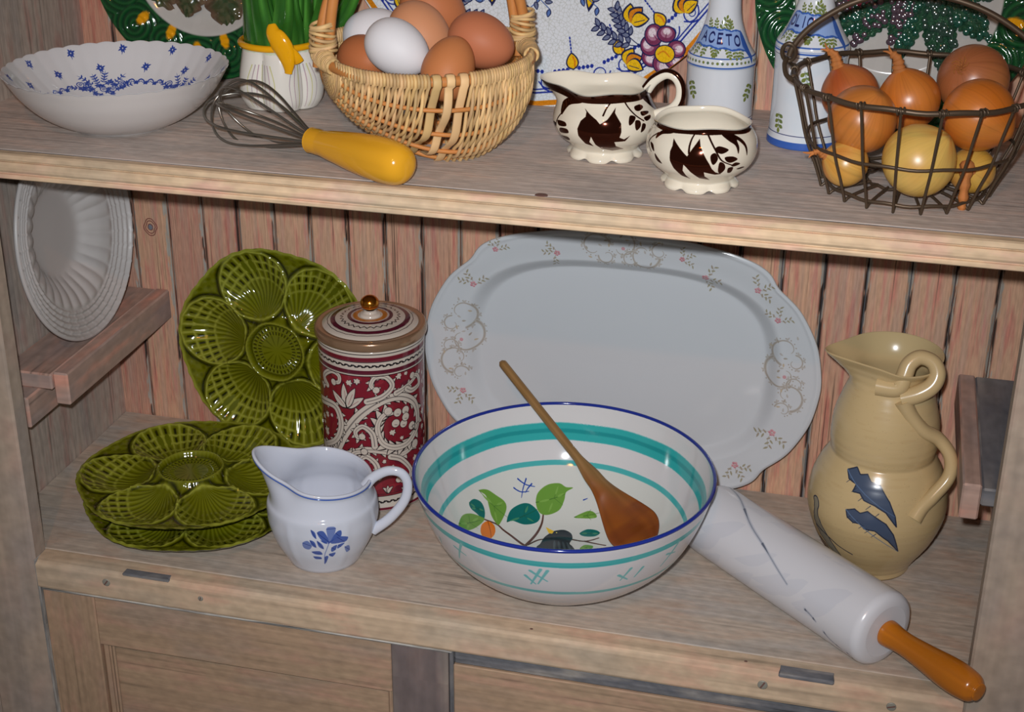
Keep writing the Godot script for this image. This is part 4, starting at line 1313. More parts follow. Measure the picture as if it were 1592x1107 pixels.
const GLYPH := {
	"A": [[0, 0, 0.5, 1, 1, 0], [0.2, 0.36, 0.8, 0.36]],
	"C": [[0.95, 0.78, 0.75, 0.97, 0.45, 1, 0.12, 0.78, 0.04, 0.45, 0.2, 0.12, 0.5, 0, 0.8, 0.06, 0.97, 0.25]],
	"E": [[0.9, 1, 0.15, 1, 0.15, 0, 0.92, 0], [0.15, 0.52, 0.72, 0.52]],
	"T": [[0.02, 1, 0.98, 1], [0.5, 1, 0.5, 0]],
	"O": [[0.5, 1, 0.15, 0.85, 0.03, 0.5, 0.15, 0.15, 0.5, 0, 0.85, 0.15, 0.97, 0.5, 0.85, 0.85, 0.5, 1]],
	"L": [[0.18, 1, 0.18, 0, 0.88, 0]],
	"I": [[0.5, 1, 0.5, 0]],
}


func cruet(word: String, at: Vector3) -> void:
	var ace := word == "ACETO"
	var t := thing("cruet", "white cruet bottle with a blue banner lettered ACETO, beside the painted charger" if ace else "white cruet bottle with a blue banner lettered OLIO, behind the wire onion basket", "bottle", at, 0.0, "oil and vinegar cruets")
	var W := 1024.0
	var Ht := 720.0
	var top := 0.180
	var white := Color(0.84, 0.86, 0.885)
	var blue := Color(0.22, 0.37, 0.68)
	var pale := Color(0.55, 0.66, 0.85)
	var olive := Color(0.46, 0.50, 0.24)
	var green := Color(0.36, 0.45, 0.36)
	var ink := Color(0.12, 0.15, 0.36)
	var p := Pic.new(int(W), int(Ht), white)
	var yy := func(h: float) -> float: return (1.0 - h / top) * Ht
	var ring := func(h: float, wd: float, c: Color) -> void: p.line(PackedVector2Array([Vector2(0, yy.call(h)), Vector2(W, yy.call(h))]), wd, c)
	var bunch := func(u: float, h: float, ang: float, s: float, c: Color, sx := 1.4) -> void:
		var o := Vector2(u * W, yy.call(h))
		var pl := func(q: Vector2) -> Vector2: return o + Vector2(q.x * sx, q.y)
		var d := Vector2.from_angle(ang)
		p.line(PackedVector2Array([pl.call(Vector2.ZERO), pl.call(d * 50 * s)]), 2.5, green)
		for j in 7:
			var m := d * (4 + (j / 2) * 17) * s
			var ga := ang + (1.0 if j % 2 == 0 else -1.0)
			if j == 6:
				m = d * 46 * s
				ga = ang
			var q := PackedVector2Array()
			for side in [1.0, -1.0]:
				for i in 7:
					var tt := i / 6.0 if side > 0 else 1.0 - i / 6.0
					q.append(pl.call(m + Vector2.from_angle(ga) * (20 * s * tt) + Vector2.from_angle(ga).orthogonal() * (side * 6.2 * s * pow(sin(pow(tt, 1.2) * PI), 0.8))))
			p.poly(q, c.lerp(green, 0.4 * (j % 2)))
	var sh := 0.0 if ace else 0.0
	var pr: PackedVector2Array
	var bh := 0.0
	if ace:
		ring.call(0.0545, 5, blue)
		ring.call(0.0625, 4, blue)
		ring.call(0.0535, 2, blue.lerp(white, 0.5))
		for i in 44: p.ell(Vector2(i * W / 44.0, yy.call(0.0585)), 6.5, 5.0, [olive, green, Color(0.5, 0.52, 0.40)][i % 3])
		for e in [[0.6075, 0.0400, 1.25], [0.9350, 0.0385, 2.0], [0.10, 0.042, 1.2], [0.35, 0.035, 1.7]]: bunch.call(e[0], e[1], e[2], 1.05, olive)
		ring.call(0.003, 14, blue)
		ring.call(0.0065, 2.5, ink)
		bh = 0.0
		pr = PackedVector2Array([Vector2(0, 0.001), Vector2(0.0285, 0.001), Vector2(0.0300, 0.0)])
		pr.append_array(spline([Vector2(0.0312, 0.0015), Vector2(0.0308, 0.006), Vector2(0.0306, 0.03), Vector2(0.0306, 0.050), Vector2(0.0312, 0.0535), Vector2(0.0309, 0.0580), Vector2(0.0300, 0.0620), Vector2(0.0268, 0.0665), Vector2(0.0228, 0.0735), Vector2(0.0190, 0.0830), Vector2(0.0160, 0.0930), Vector2(0.0145, 0.1050), Vector2(0.0140, 0.130), Vector2(0.0150, 0.150), Vector2(0.0185, 0.165), Vector2(0.0190, 0.170)], 5))
	else:
		ring.call(0.0885, 5, blue)
		ring.call(0.0850, 2, blue.lerp(white, 0.3))
		ring.call(0.0832, 6, blue)
		ring.call(0.0800, 2, ink)
		ring.call(0.0040, 26, blue)
		ring.call(0.0125, 2.5, ink)
		for e in [[0.735, 0.0690, 1.3], [0.6230, 0.0300, 1.5], [0.93, 0.035, 1.8], [0.1, 0.06, 1.3], [0.35, 0.03, 1.6]]: bunch.call(e[0], e[1], e[2], 1.05, olive)
		bh = 0.0278
		pr = PackedVector2Array([Vector2(0, 0.001), Vector2(0.0300, 0.001), Vector2(0.0318, 0.0)])
		pr.append_array(spline([Vector2(0.0330, 0.0015), Vector2(0.0326, 0.0070), Vector2(0.0314, 0.0150), Vector2(0.0308, 0.04), Vector2(0.0308, 0.072), Vector2(0.0316, 0.0790), Vector2(0.0314, 0.0850), Vector2(0.0302, 0.0895), Vector2(0.0268, 0.0945), Vector2(0.0230, 0.1010), Vector2(0.0190, 0.1100), Vector2(0.0155, 0.1200), Vector2(0.0138, 0.1300), Vector2(0.0140, 0.150), Vector2(0.0185, 0.165), Vector2(0.0190, 0.170)], 5))
	# banner across the shoulder
	var u0 := 0.560 if ace else 0.575
	var u1 := 0.915 if ace else 0.905
	var q := []
	var low := []
	for i in 9:
		var u := lerpf(u0, u1, i / 8.0)
		q.append(Vector2(u * W, yy.call(0.0865 + bh + (0.0012 if i % 2 else -0.0004) - 0.003 * pow(i / 8.0, 2.0))))
		low.append(Vector2(u * W, yy.call(0.0718 + bh + (0.0010 if i % 2 else -0.0006) - 0.004 * pow(i / 8.0, 2.0))))
	low.reverse()
	for i in 8:
		bunch.call(lerpf(u0, u1, (i + 0.3) / 8.0), 0.0725 + bh - 0.003 * pow(i / 8.0, 2.0), PI * 0.5 + (hsh(i) - 0.5), 0.60, olive, 1.75)
		if i > 1 and i < 7: bunch.call(lerpf(u0, u1, (i + 0.3) / 8.0), 0.0860 + bh, -PI * 0.5 + (hsh(i + 3) - 0.5) * 1.4, 0.85 if i == 4 else 0.6, olive, 2.1)
	var band := PackedVector2Array(curve2(q, 5))
	band.append_array(curve2(low, 5))
	p.poly(band, pale)
	for i in 26: p.leaf(band[i * 3 % band.size()], band[(i * 3 + 4) % band.size()], 6, blue)
	p.line(curve2(q, 5), 4.0, blue)
	p.line(curve2(low, 5), 5.0, blue)
	p.leaf(Vector2(u1 * W - 6, q[8].y - 8), Vector2(u1 * W + 18, low[0].y + 44), 44, blue, 6)
	p.leaf(Vector2(u0 * W + 6, q[0].y - 8), Vector2(u0 * W - 14, low[8].y + 30), 34, blue, -6)
	var n := word.length()
	for i in n:
		var uc := lerpf(0.628, 0.868, i / 4.0) if ace else lerpf(0.592, 0.732, i / 3.0)
		var hb := 0.0755 + bh - (0.0028 if ace else 0.0006) * pow(i / float(n - 1), 2.0) + (0.0 if ace else 0.0008)
		var lw := 0.042 * W
		var lh := 0.0078 / top * Ht
		for st in GLYPH[word[i]]:
			var s := []
			for g in v2(st): s.append(Vector2(uc * W + (g.x - 0.5) * lw, yy.call(hb) - g.y * lh))
			var c := curve2(s, 4) if word[i] in ["C", "O"] else PackedVector2Array(s)
			p.line(c, 7.5, ink)
	ring.call(0.140, 5, blue)
	ring.call(0.168, 14, blue)
	pr.append_array(PackedVector2Array([Vector2(0.0170, 0.1705), Vector2(0.0150, 0.168), Vector2(0.0105, 0.15), Vector2(0.0100, 0.12)]))
	put("bottle_body", t, [[Msh.new().lathe(pr, 80, null, top), tmat(p.tex(), 0.09)]])


func majolica(right: bool) -> void:
	var R := 0.1215 if right else 0.1150
	var ri := (0.0865 if right else 0.0725) / R
	var pos := Vector3(0.7420, H + R - 0.0005, -0.2720) if right else Vector3(0.0850, H + R - 0.0005, -0.2900)
	var t := thing("majolica_plate", "green scroll-rimmed majolica plate with berries and glossy leaves, standing behind the onions" if right else "green scroll-rimmed majolica plate with a mottled vine leaf, standing behind the blue-flowered bowl", "plate", pos, 0.0, "green-rimmed majolica plates")
	t.rotation = Vector3(-0.09 if right else -0.05, 0, 0)
	var n := 17
	var relief := func(th: float, b: float) -> Array:      # rim scrolls: height, colour share
		var cell := th * n / TAU
		var k := floorf(cell)
		var mid := (k + 0.5) * TAU / n
		var rr := b * R
		var rm := (ri + 1.0) * 0.5 * R
		var dx := (th - mid) * rr
		var dy := rr - rm - (0.004 if int(k) % 2 == 0 else -0.004) * 1.0
		var d := sqrt(dx * dx + dy * dy)
		var sp := sin(d / 0.0030 * TAU * 0.5 - atan2(dy, dx) * (1.0 if int(k) % 2 == 0 else -1.0))
		return [0.0008 * sp, sp]
	var hgt := func(b: float) -> float: return 0.001 + 0.009 * smoothstep(ri - 0.16, ri + 0.03, b) + 0.005 * smoothstep(ri, 1.0, b)
	var f := func(a: float, b: float) -> Vector3:
		var z: float = hgt.call(b)
		if b > ri and b < 0.985: z += relief.call(a * TAU, b)[0] * smoothstep(ri, ri + 0.04, b)
		return Vector3(R * b * cos(a * TAU), R * b * sin(a * TAU), z)
	var dk := lin(Color(0.05, 0.20, 0.12))
	var lt := lin(Color(0.13, 0.34, 0.18))
	var gr := lin(Color(0.72, 0.71, 0.69))
	var yl := lin(Color(0.86, 0.60, 0.08))
	var kf := func(a: float, b: float) -> Color:
		if b < ri: return gr * (0.97 + 0.05 * hsh(floor(a * 60.0) + floor(b * 20.0) * 9.0))
		var s: float = relief.call(a * TAU, b)[1]
		var c := dk.lerp(lt, clampf(s * 0.5 + 0.45, 0.0, 1.0))
		var cell := a * n + 0.5
		var dx := (cell - roundf(cell)) * TAU / n * b * R
		var dy := (b - ri) * R - (0.006 if int(roundf(cell)) % 2 == 0 else 0.014)
		var w := sqrt(dx * dx / 1.0 + dy * dy * 0.35)
		return c.lerp(yl, 1.0 - smoothstep(0.0038, 0.0052, w))
	var bk := func(a: float, b: float) -> Vector3: return Vector3(R * b * cos(a * TAU), R * b * sin(a * TAU), hgt.call(b) - 0.005 + 0.004 * smoothstep(0.96, 1.0, b))
	put("plate_body", t, [[Msh.new().grid(408, 72, f, true, true, kf), vmat(0.10, 0.5)], [Msh.new().grid(72, 10, bk, true, false), M.white]])
	# moulded leaves and fruit on the well
	if right:
		var sprigs := [[0.020, 0.02, -1.75, 0.080, 0.016], [0.026, 0.02, -1.35, 0.088, 0.018], [0.010, 0.015, -2.2, 0.075, 0.016], [0.032, 0.01, -0.75, 0.070, 0.017], [0.036, 0.015, -0.25, 0.050, 0.015], [0.0, 0.01, -2.7, 0.062, 0.016], [-0.012, 0.0, -2.35, 0.062, 0.014], [0.022, 0.01, -1.05, 0.060, 0.014], [0.012, 0.0, -1.9, 0.045, 0.013], [0.03, 0.03, 0.6, 0.045, 0.015], [0.0, 0.03, 2.2, 0.05, 0.015], [-0.02, 0.01, 3.0, 0.045, 0.013]]
		for i in sprigs.size(): moulded_leaf(t, Vector2(sprigs[i][0], sprigs[i][1]), sprigs[i][2], sprigs[i][3], sprigs[i][4], 0.0025 + 0.0012 * (i % 4), i, true)
		for i in sprigs.size():
			var bd := Msh.new()
			var e: Array = sprigs[i]
			for j in 44:
				var b := 0.12 + 0.86 * hsh(j + i * 50)
				var u := (hsh(j * 3.7 + i * 31) - 0.5) * 1.6
				var w: float = e[4] * pow(sin(clampf(b, 0.05, 0.97) * PI), 0.7) * (1.0 - 0.35 * b)
				var q: Vector2 = Vector2(e[0], e[1]) + Vector2.from_angle(e[2]) * (e[3] * b) + Vector2.from_angle(e[2]).orthogonal() * (u * w)
				bd.ball(Vector3(q.x, q.y, 0.0045 + 0.0012 * (i % 4) + 0.0040 * (1.0 - u * u) * sin(b * PI)), Vector3(1, 1, 0.42) * (0.0019 + 0.0012 * hsh(j)), 10)
			var bb := put("moulded_beads", t.get_child(1 + i), [[bd, mat([Color(0.10, 0.30, 0.24), Color(0.16, 0.26, 0.22), Color(0.30, 0.24, 0.28)][i % 3], 0.15, 0.0, 0.9)]])
			bb.set_meta("kind", "stuff")
		for e in [[-0.0330, -0.004], [-0.018, 0.012], [0.012, 0.020]]:
			for j in 9:
				var a := j * 2.4
				var r := 0.0030 * sqrt(j)
				var be := Msh.new().ball(Vector3(e[0] + cos(a) * r * 1.25, e[1] + sin(a) * r * 1.25, 0.0075 - 0.0004 * j), Vector3.ONE * 0.0042, 12)
				put("berry", t, [[be, mat(Color(0.52, 0.18, 0.26), 0.08)]])
	else:
		for i in 4:
			var e: Array = [[-0.040, -0.022, -2.1, 0.040, 0.024], [0.020, -0.012, -1.45, 0.056, 0.030], [-0.012, -0.015, -1.75, 0.042, 0.022], [0.045, -0.012, -1.0, 0.038, 0.022]][i]
			moulded_leaf(t, Vector2(e[0], e[1]), e[2], e[3], e[4], 0.003 + 0.001 * i, i + 40, false)


func moulded_leaf(t: Node3D, at: Vector2, ang: float, ln: float, wd: float, z0: float, sd: int, needles: bool) -> void:
	var d := Vector2.from_angle(ang)
	var s := d.orthogonal()
	var f := func(a: float, b: float) -> Vector3:
		var u := a * 2.0 - 1.0
		var w := wd * pow(sin(clampf(b * 0.96 + 0.03, 0.0, 1.0) * PI), 0.7) * (1.0 - 0.35 * b)
		var j := (0.80 + 0.20 * absf(sin(b * (34.0 if needles else 13.0) + absf(u) * 1.5)))
		var q := at + d * (ln * (b + 0.10 * absf(u) * (1.0 - b))) + s * (u * w * j)
		var z := z0 + 0.0045 * (1.0 - u * u) * sin(clampf(b, 0.02, 0.98) * PI)
		if needles: z += 0.0011 * sin(b * 64.0 + absf(u) * 9.0 + sd) * sin(u * 17.0 + b * 7.0) + 0.0005 * sin(b * 120.0 + u * 40.0)
		else: z += 0.0009 * sin(b * 26.0 - absf(u) * 8.0) - 0.0012 * exp(-u * u * 60.0)
		return Vector3(q.x, q.y, z)
	var c := func(a: float, b: float) -> Color:
		var u := a * 2.0 - 1.0
		var h := hsh(floor(a * 9.0) + floor(b * 14.0) * 13.0 + sd)
		if needles: return lin(Color(0.07, 0.24, 0.17)).lerp(lin(Color(0.20, 0.40, 0.28)), h * 0.7).lerp(lin(Color(0.34, 0.22, 0.26)), 0.5 if hsh(sd * 3.1) > 0.72 else 0.08)
		return lin(Color(0.20, 0.27, 0.17)).lerp(lin(Color(0.42, 0.30, 0.26)), smoothstep(0.35, 0.95, absf(u)) * 0.8).lerp(lin(Color(0.50, 0.44, 0.34)), h * 0.35)
	put("leaf", t, [[Msh.new().grid(24, 60, f, false, false, c), vmat(0.07, 0.6)]])


func wire_basket() -> void:
	var t := thing("wire_basket", "rusty wire basket with a bail handle, full of onions", "basket", Vector3(0.7622, H, -0.1064))
	var m := mat(Color(0.36, 0.30, 0.24), 0.45, 0.6)
	var circ := func(r: float, y: float) -> PackedVector3Array:
		var q := PackedVector3Array()
		for i in 80: q.append(Vector3(r * cos(i * TAU / 80), y + 0.0006 * sin(i * 0.9), r * sin(i * TAU / 80)))
		return q
	for e in [[0.0944, 0.0872, 0.00215], [0.0800, 0.0400, 0.0013], [0.0622, 0.0058, 0.0014], [0.0300, 0.0072, 0.0012]]:
		put("ring", t, [[Msh.new().tube(circ.call(e[0], e[1]), e[2], 9, true), m]])
	var n := 20
	for i in n:
		var a := (i + 0.35) * TAU / n
		var d := Vector3(cos(a), 0, sin(a))
		var pts := []
		for e in [[0.0944, 0.0872], [0.0874, 0.0632], [0.0812, 0.0405], [0.0722, 0.0190], [0.0668, 0.0045], [0.0660, 0.0016], [0.0648, 0.0014], [0.0610, 0.0038], [0.0450, 0.0066], [0.0300, 0.0082]]: pts.append(d * e[0] + Vector3(0, e[1], 0))
		var w := put("wire", t, [[Msh.new().tube(spline3(pts, 3), 0.0012, 7), m]])
		var k := Msh.new()
		var tg := Vector3(-d.z, 0, d.x)
		var kp := PackedVector3Array()
		for j in 15: kp.append(d * 0.0944 + Vector3(0, 0.0872, 0) + tg * (j - 7) * 0.00042 + (d * cos(j * 0.95) + Vector3.UP * sin(j * 0.95)) * 0.0026)
		k.tube(kp, 0.0010, 6)
		put("twist", w, [[k, m]])
	# bail handle hooked into two wire loops
	var hp := []
	for e in [[-0.0985, 0.1010], [-0.0965, 0.1075], [-0.0905, 0.1170], [-0.0810, 0.1270], [-0.0661, 0.1379], [-0.0523, 0.1455], [-0.0300, 0.1530], [-0.0080, 0.1550], [0.0150, 0.1525], [0.0390, 0.1460], [0.0600, 0.1360], [0.0790, 0.1230], [0.0910, 0.1110], [0.0960, 0.1040], [0.0985, 0.0980]]: hp.append(Vector3(e[0], e[1], 0.004))
	put("handle", t, [[Msh.new().tube(spline3(hp, 5), 0.0024, 10), m]])
	for s in [-1.0, 1.0]:
		var lp := PackedVector3Array()
		for i in 20: lp.append(Vector3(s * 0.0990, 0.1035, 0.003) + Vector3(s * cos(i * TAU / 20) * 0.0052, sin(i * TAU / 20) * 0.0075, 0.003 * sin(i * TAU / 20)))
		put("hook", t, [[Msh.new().tube(lp, 0.0018, 8, true), m]])
		var ep := []
		for e in [[0.0935, 0.0872, -0.020], [0.0985, 0.0905, -0.014], [0.1010, 0.0960, -0.004], [0.1000, 0.0985, 0.003], [0.1012, 0.0955, 0.010], [0.0985, 0.0895, 0.019], [0.0920, 0.0872, 0.026]]: ep.append(Vector3(s * e[0], e[1], e[2]))
		put("eye", t, [[Msh.new().tube(spline3(ep, 5), 0.0019, 8), m]])


func onions() -> void:
	var skin := [Color(0.72, 0.42, 0.17), Color(0.66, 0.32, 0.16), Color(0.76, 0.42, 0.15), Color(0.64, 0.38, 0.23), Color(0.75, 0.41, 0.13), Color(0.82, 0.65, 0.32), Color(0.80, 0.57, 0.24), Color(0.78, 0.59, 0.22)]
	var L := [
		[Vector3(0.7245, 0.0590, -0.0860), 0.0266, Vector3(0.35, 0.75, 0.35), 0, "copper-skinned onion at the left front of the heap, over the small yellow one", 0.0],
		[Vector3(0.7122, 0.0650, -0.1385), 0.0232, Vector3(-0.45, 0.85, 0.0), 1, "reddish onion with a tall dry neck, at the back left of the wire basket", 1.0],
		[Vector3(0.7584, 0.0665, -0.1250), 0.0246, Vector3(-0.35, 0.85, 0.05), 2, "copper onion with a short forked neck, in the middle of the back row", 1.0],
		[Vector3(0.8060, 0.0812, -0.1440), 0.0280, Vector3(0.45, -0.55, -0.7), 3, "dull brown onion showing its root scar, topmost at the back right", 2.0],
		[Vector3(0.8099, 0.0693, -0.0840), 0.0276, Vector3(0.8, -0.35, 0.45), 4, "shiny orange onion at the right front of the heap", 0.0],
		[Vector3(0.7699, 0.0370, -0.0620), 0.0280, Vector3(0.6, 0.7, 0.25), 5, "big yellow onion at the bottom front of the wire basket", 0.0],
		[Vector3(0.7155, 0.0265, -0.0740), 0.0182, Vector3(-0.85, 0.40, 0.35), 6, "small yellow onion at the bottom left, under the copper-skinned one", 3.0],
		[Vector3(0.8110, 0.0250, -0.0870), 0.0178, Vector3(-0.25, 0.35, 0.9), 7, "small yellow onion at the bottom right with a withered neck hanging down", 4.0],
	]
	for e in L:
		var r: float = e[1]
		var t := thing("onion", e[4], "onion", e[0] + Vector3(0, H, 0), 0.0, "onions in the wire basket")
		var y: Vector3 = (e[2] as Vector3).normalized()
		var x := y.cross(Vector3(0.13, 0.21, 0.95)).normalized()
		t.basis = Basis(x, y, x.cross(y))
		var pr := PackedVector2Array()
		for i in 37:
			var a := -PI * 0.5 + PI * i / 36.0
			var k := cos(a)
			var yy := sin(a) * 0.97
			if a > 0.75: yy += 0.17 * pow((a - 0.75) / 0.82, 2.0)
			if a < -1.25: yy += 0.05 * pow((-a - 1.25) / 0.32, 2.0)
			pr.append(Vector2(r * maxf(k, 0.0), r * yy))
		pr[0].x = 0.0
		pr[36].x = 0.0
		var base := lin(skin[e[3]])
		var sd: float = e[3] * 17.0
		var pale := lin(Color(0.87, 0.77, 0.46)) if e[3] >= 5 else lin(Color(0.84, 0.58, 0.30))
		var kf := func(a: float, b: float) -> Color:
			var n := 0.5 * hsh(floor(a * 144.0) + sd) + 0.5 * hsh(floor(a * 36.0) + sd)
			var n2 := 0.5 + 0.5 * sin(a * TAU * 3.0 + sd) * sin(b * 4.0 + sd)
			var c := base * (0.86 + 0.20 * n)
			c = c.lerp(pale, 0.45 * n2 * smoothstep(0.1, 0.5, b) * (1.0 if e[3] >= 5 else 0.6))
			if e[3] >= 5: c = c.lerp(lin(Color(0.74, 0.42, 0.14)), 0.7 * smoothstep(0.45, 0.95, n2) * smoothstep(0.3, 0.8, b))
			c = c * (1.0 - 0.15 * smoothstep(0.80, 1.0, hsh(floor(a * 150.0) + sd * 2.0)))
			c = c.lerp(lin(Color(0.48, 0.30, 0.16)), smoothstep(0.93, 1.0, b) + smoothstep(0.05, 0.0, b) * 0.8)
			return Color(c.r, c.g, c.b)
		put("bulb", t, [[Msh.new().lathe(pr, 144, null, 0.0, kf), vmat(0.33, 0.55)]])
		var dry := func(a: float, b: float) -> Color: return lin(Color(0.70, 0.44, 0.24)) * (0.7 + 0.5 * hsh(floor(a * 9.0) + sd))
		if e[5] == 1.0 or e[5] == 3.0 or e[5] == 4.0:
			var ln: float = {1.0: 0.013, 3.0: 0.008, 4.0: 0.012}[e[5]]
			var pts := [Vector3(0, r * 0.90, 0), Vector3(0, r * 1.12, 0), Vector3(0.001, r * 1.15 + ln * 0.5, 0.001), Vector3(-0.002, r * 1.12 + ln, 0.0)]
			if e[5] == 4.0:
				var dn := t.basis.inverse() * Vector3(0.0, -1, 0.15)
				pts = [Vector3(0, r * 0.88, 0), Vector3(0, r * 1.10, 0), Vector3(0, r * 1.16, 0) + dn * 0.010, Vector3(0, r * 1.10, 0) + dn * 0.024, Vector3(0, r * 1.08, 0) + dn * 0.033]
			var rr := 0.0072 if e[5] != 3.0 else 0.0050
			put("neck", t, [[Msh.new().tube(spline3(pts, 6), func(b: float) -> float: return rr * (1.0 - 0.60 * pow(b, 0.6)) + 0.0007 * sin(b * 37.0), 11, false, dry), vmat(0.7, 0.3)]])
			for s in [-1.0, 1.0]:
				var tip: Vector3 = pts[pts.size() - 1]
				var pv: Vector3 = pts[pts.size() - 2]
				var dd := (tip - pv).normalized()
				put("neck_tip", t, [[Msh.new().tube(spline3([tip - dd * 0.002, tip + dd * 0.003 + x * s * 0.0012, tip + dd * 0.006 + x * s * 0.0032], 4), func(b: float) -> float: return 0.0017 * (1.0 - 0.8 * b), 6, false, dry), vmat(0.7, 0.3)]])
		if e[5] == 2.0:
			var rt := Msh.new()
			for i in 18:
				var a := i * 2.39
				var q := 0.0009 * sqrt(i)
				rt.tube(spline3([Vector3(cos(a) * q, -r * 0.93, sin(a) * q), Vector3(cos(a) * q * 1.6, -r * 0.99, sin(a) * q * 1.6), Vector3(cos(a + 0.5) * q * 2.2, -r * 0.985, sin(a + 0.5) * q * 2.2)], 3), 0.0005, 5, false, dry)
			put("roots", t, [[rt, vmat(0.8, 0.2)]])


func arc_ring(m: Msh, R: float, y: float, r: float, seg := 96, sides := 8) -> Msh:
	var p := PackedVector3Array()
	for i in seg: p.append(Vector3(R * cos(i * TAU / seg), y, -R * sin(i * TAU / seg)))
	return m.tube(p, r, sides, true)


# the inside of a bowl or dish with its picture seen from above (u = x, v = z); R is half the picture's side
func dish_inside(pr: PackedVector2Array, seg: int, R: float, D = null) -> Msh:
	var m := pr.size() - 1
	var f := func(a: float, b: float) -> Vector3:
		var q := pr[roundi(b * m)]
		var p := Vector3(q.x * cos(a * TAU), q.y, -q.x * sin(a * TAU))
		return D.call(p, a, b) if D != null else p
	var t := func(a: float, b: float) -> Vector2:
		var q := pr[roundi(b * m)]
		return Vector2(0.5 + 0.5 * q.x * cos(a * TAU) / R, 0.5 - 0.5 * q.x * sin(a * TAU) / R)
	return Msh.new().grid(seg, m, f, true, false, null, t)


func lower_shelf_things() -> void:
	big_bowl()
	wooden_spoon()
	oyster_plates()
	canister()
	small_creamer()
	stoneware_pitcher()
	rolling_pin()
	platter()
	ribbed_dish()


func big_bowl() -> void:
	var t := thing("serving_bowl", "large white bowl with turquoise bands and blue rim, a bird painted inside", "bowl", Vector3(0.4913, 0, -0.1059))
	var white := Color(0.84, 0.83, 0.84)
	var teal := Color(0.20, 0.66, 0.66)
	var blue := Color(0.12, 0.19, 0.55)
	# outside
	var W := 1536.0
	var Ht := 256.0
	var o := Pic.new(int(W), int(Ht), white)
	for e in [[0.0970, 0.0906, teal.lerp(white, 0.15)], [0.0577, 0.0537, teal.lerp(white, 0.35)], [0.0925, 0.0921, teal.lerp(Color(0.1, 0.45, 0.5), 0.3)]]:
		var ya: float = (1.0 - e[0] / 0.1117) * Ht
		var yb: float = (1.0 - e[1] / 0.1117) * Ht
		var q := PackedVector2Array()
		for i in 65: q.append(Vector2(W * i / 64.0, ya + sin(i * TAU / 64.0 * 5.0) * 0.4))
		for i in 65: q.append(Vector2(W * (64 - i) / 64.0, yb + sin(i * TAU / 64.0 * 7.0) * 0.4))
		o.poly(q, e[2])
	for k in P_BOWL_OUT:
		for rep in 4:
			var p := onpic(P_BOWL_OUT[k], W, Ht, 0.1117)
			for i in p.size(): p[i].x = fposmod(p[i].x + rep * W * 0.25, W)
			if absf(p[0].x - p[1].x) < 200: o.line(PackedVector2Array(p), 6.0, teal.lerp(white, 0.4), 2.5)
	var po := [Vector2(0.0, 0.006), Vector2(0.050, 0.006), Vector2(0.0515, 0.0005), Vector2(0.053, 0.0), Vector2(0.056, 0.0), Vector2(0.0573, 0.001), Vector2(0.0578, 0.004)]
	var prof := PackedVector2Array(po)
	prof.append_array(spline([Vector2(0.0590, 0.0068), Vector2(0.072, 0.0125), Vector2(0.090, 0.024), Vector2(0.106, 0.0385), Vector2(0.119, 0.056), Vector2(0.130, 0.080), Vector2(0.1372, 0.103), Vector2(0.1388, 0.1095)], 5))
	# inside
	var S := 1024.0
	var R := 0.139
	var p := Pic.new(int(S), int(S), white.lerp(Color(0.80, 0.82, 0.80), 0.3))
	var cc := Vector2(S, S) * 0.5
	for e in [[0.1316, teal], [0.1298, teal.lerp(Color(0.05, 0.45, 0.48), 0.45)], [0.1285, teal], [0.1258, Color(0.83, 0.82, 0.83)], [0.1166, teal.lerp(white, 0.15)], [0.1138, Color(0.82, 0.83, 0.81)]]:
		var rr: float = e[0] / R * S * 0.5
		var q := PackedVector2Array()
		for i in 180: q.append(cc + Vector2.from_angle(i * TAU / 180) * (rr + sin(i * TAU / 180.0 * 5.0) * 0.5 + sin(i * TAU / 180.0 * 13.0) * 0.3))
		p.poly(q, e[1])
	var g1 := Color(0.42, 0.60, 0.25)
	var g2 := Color(0.08, 0.42, 0.40)
	var vein := Color(0.16, 0.30, 0.16)
	var brown := Color(0.36, 0.25, 0.22)
	for k in ["b1", "b2", "b3", "b4", "b5"]:
		p.line(curve2(ondisc(P_BOWL_IN[k], S, R)), 11.0 if k in ["b1", "b2"] else 8.0, brown, 5.0)
	p.line(curve2(ondisc([-0.041, -0.022, -0.02, 0.0, 0.0, 0.03, 0.03, 0.06], S, R)), 11.0, brown, 6.0)
	for k in ["L1", "L2", "L3", "L4", "L5", "R1", "R2", "R3", "R4"]:
		var q := ondisc(P_BOWL_IN[k], S, R)
		var col := g2 if k in ["L2", "L4", "R1", "R4"] else g1
		p.poly(curve2(q, 5, true), col)
		var mid := Vector2.ZERO
		for a in q: mid += a
		mid /= q.size()
		var far: Vector2 = q[0]
		p.line(PackedVector2Array([far, mid, mid * 2.0 - far if k != "L5" else mid + (mid - far) * 0.6]), 2.2, col.lerp(vein, 0.7), 1.0)
		for s in [-1, 1]: p.line(PackedVector2Array([mid, mid + (mid - far).rotated(s * 0.9) * 0.55]), 1.6, col.lerp(vein, 0.5), 0.8)
		for a in range(0, q.size(), 3): p.leaf(mid.lerp(q[a], 0.25), mid.lerp(q[a], 0.85), 7, col.lerp(Color(0.62, 0.76, 0.42), 0.35))
	for k in ["F1", "F2", "F3"]:
		var q := ondisc(P_BOWL_IN[k], S, R)
		p.poly(curve2(q, 5, true), Color(0.86, 0.47, 0.12))
		p.line(curve2([q[0], (q[0] + q[3]) * 0.5 + Vector2(4, 2), q[3]]), 3.0, Color(0.55, 0.27, 0.08), 1.5)
	p.poly(curve2(ondisc(P_BOWL_IN["bird"], S, R), 5, true), Color(0.17, 0.20, 0.22))
	for k in 4: p.leaf(ondisc([-0.016 + k * 0.004, -0.040], S, R)[0], ondisc([-0.012 + k * 0.006, -0.020], S, R)[0], 9, Color(0.27, 0.32, 0.34))
	p.poly(PackedVector2Array(ondisc(P_BOWL_IN["beak"], S, R)), Color(0.90, 0.74, 0.20))
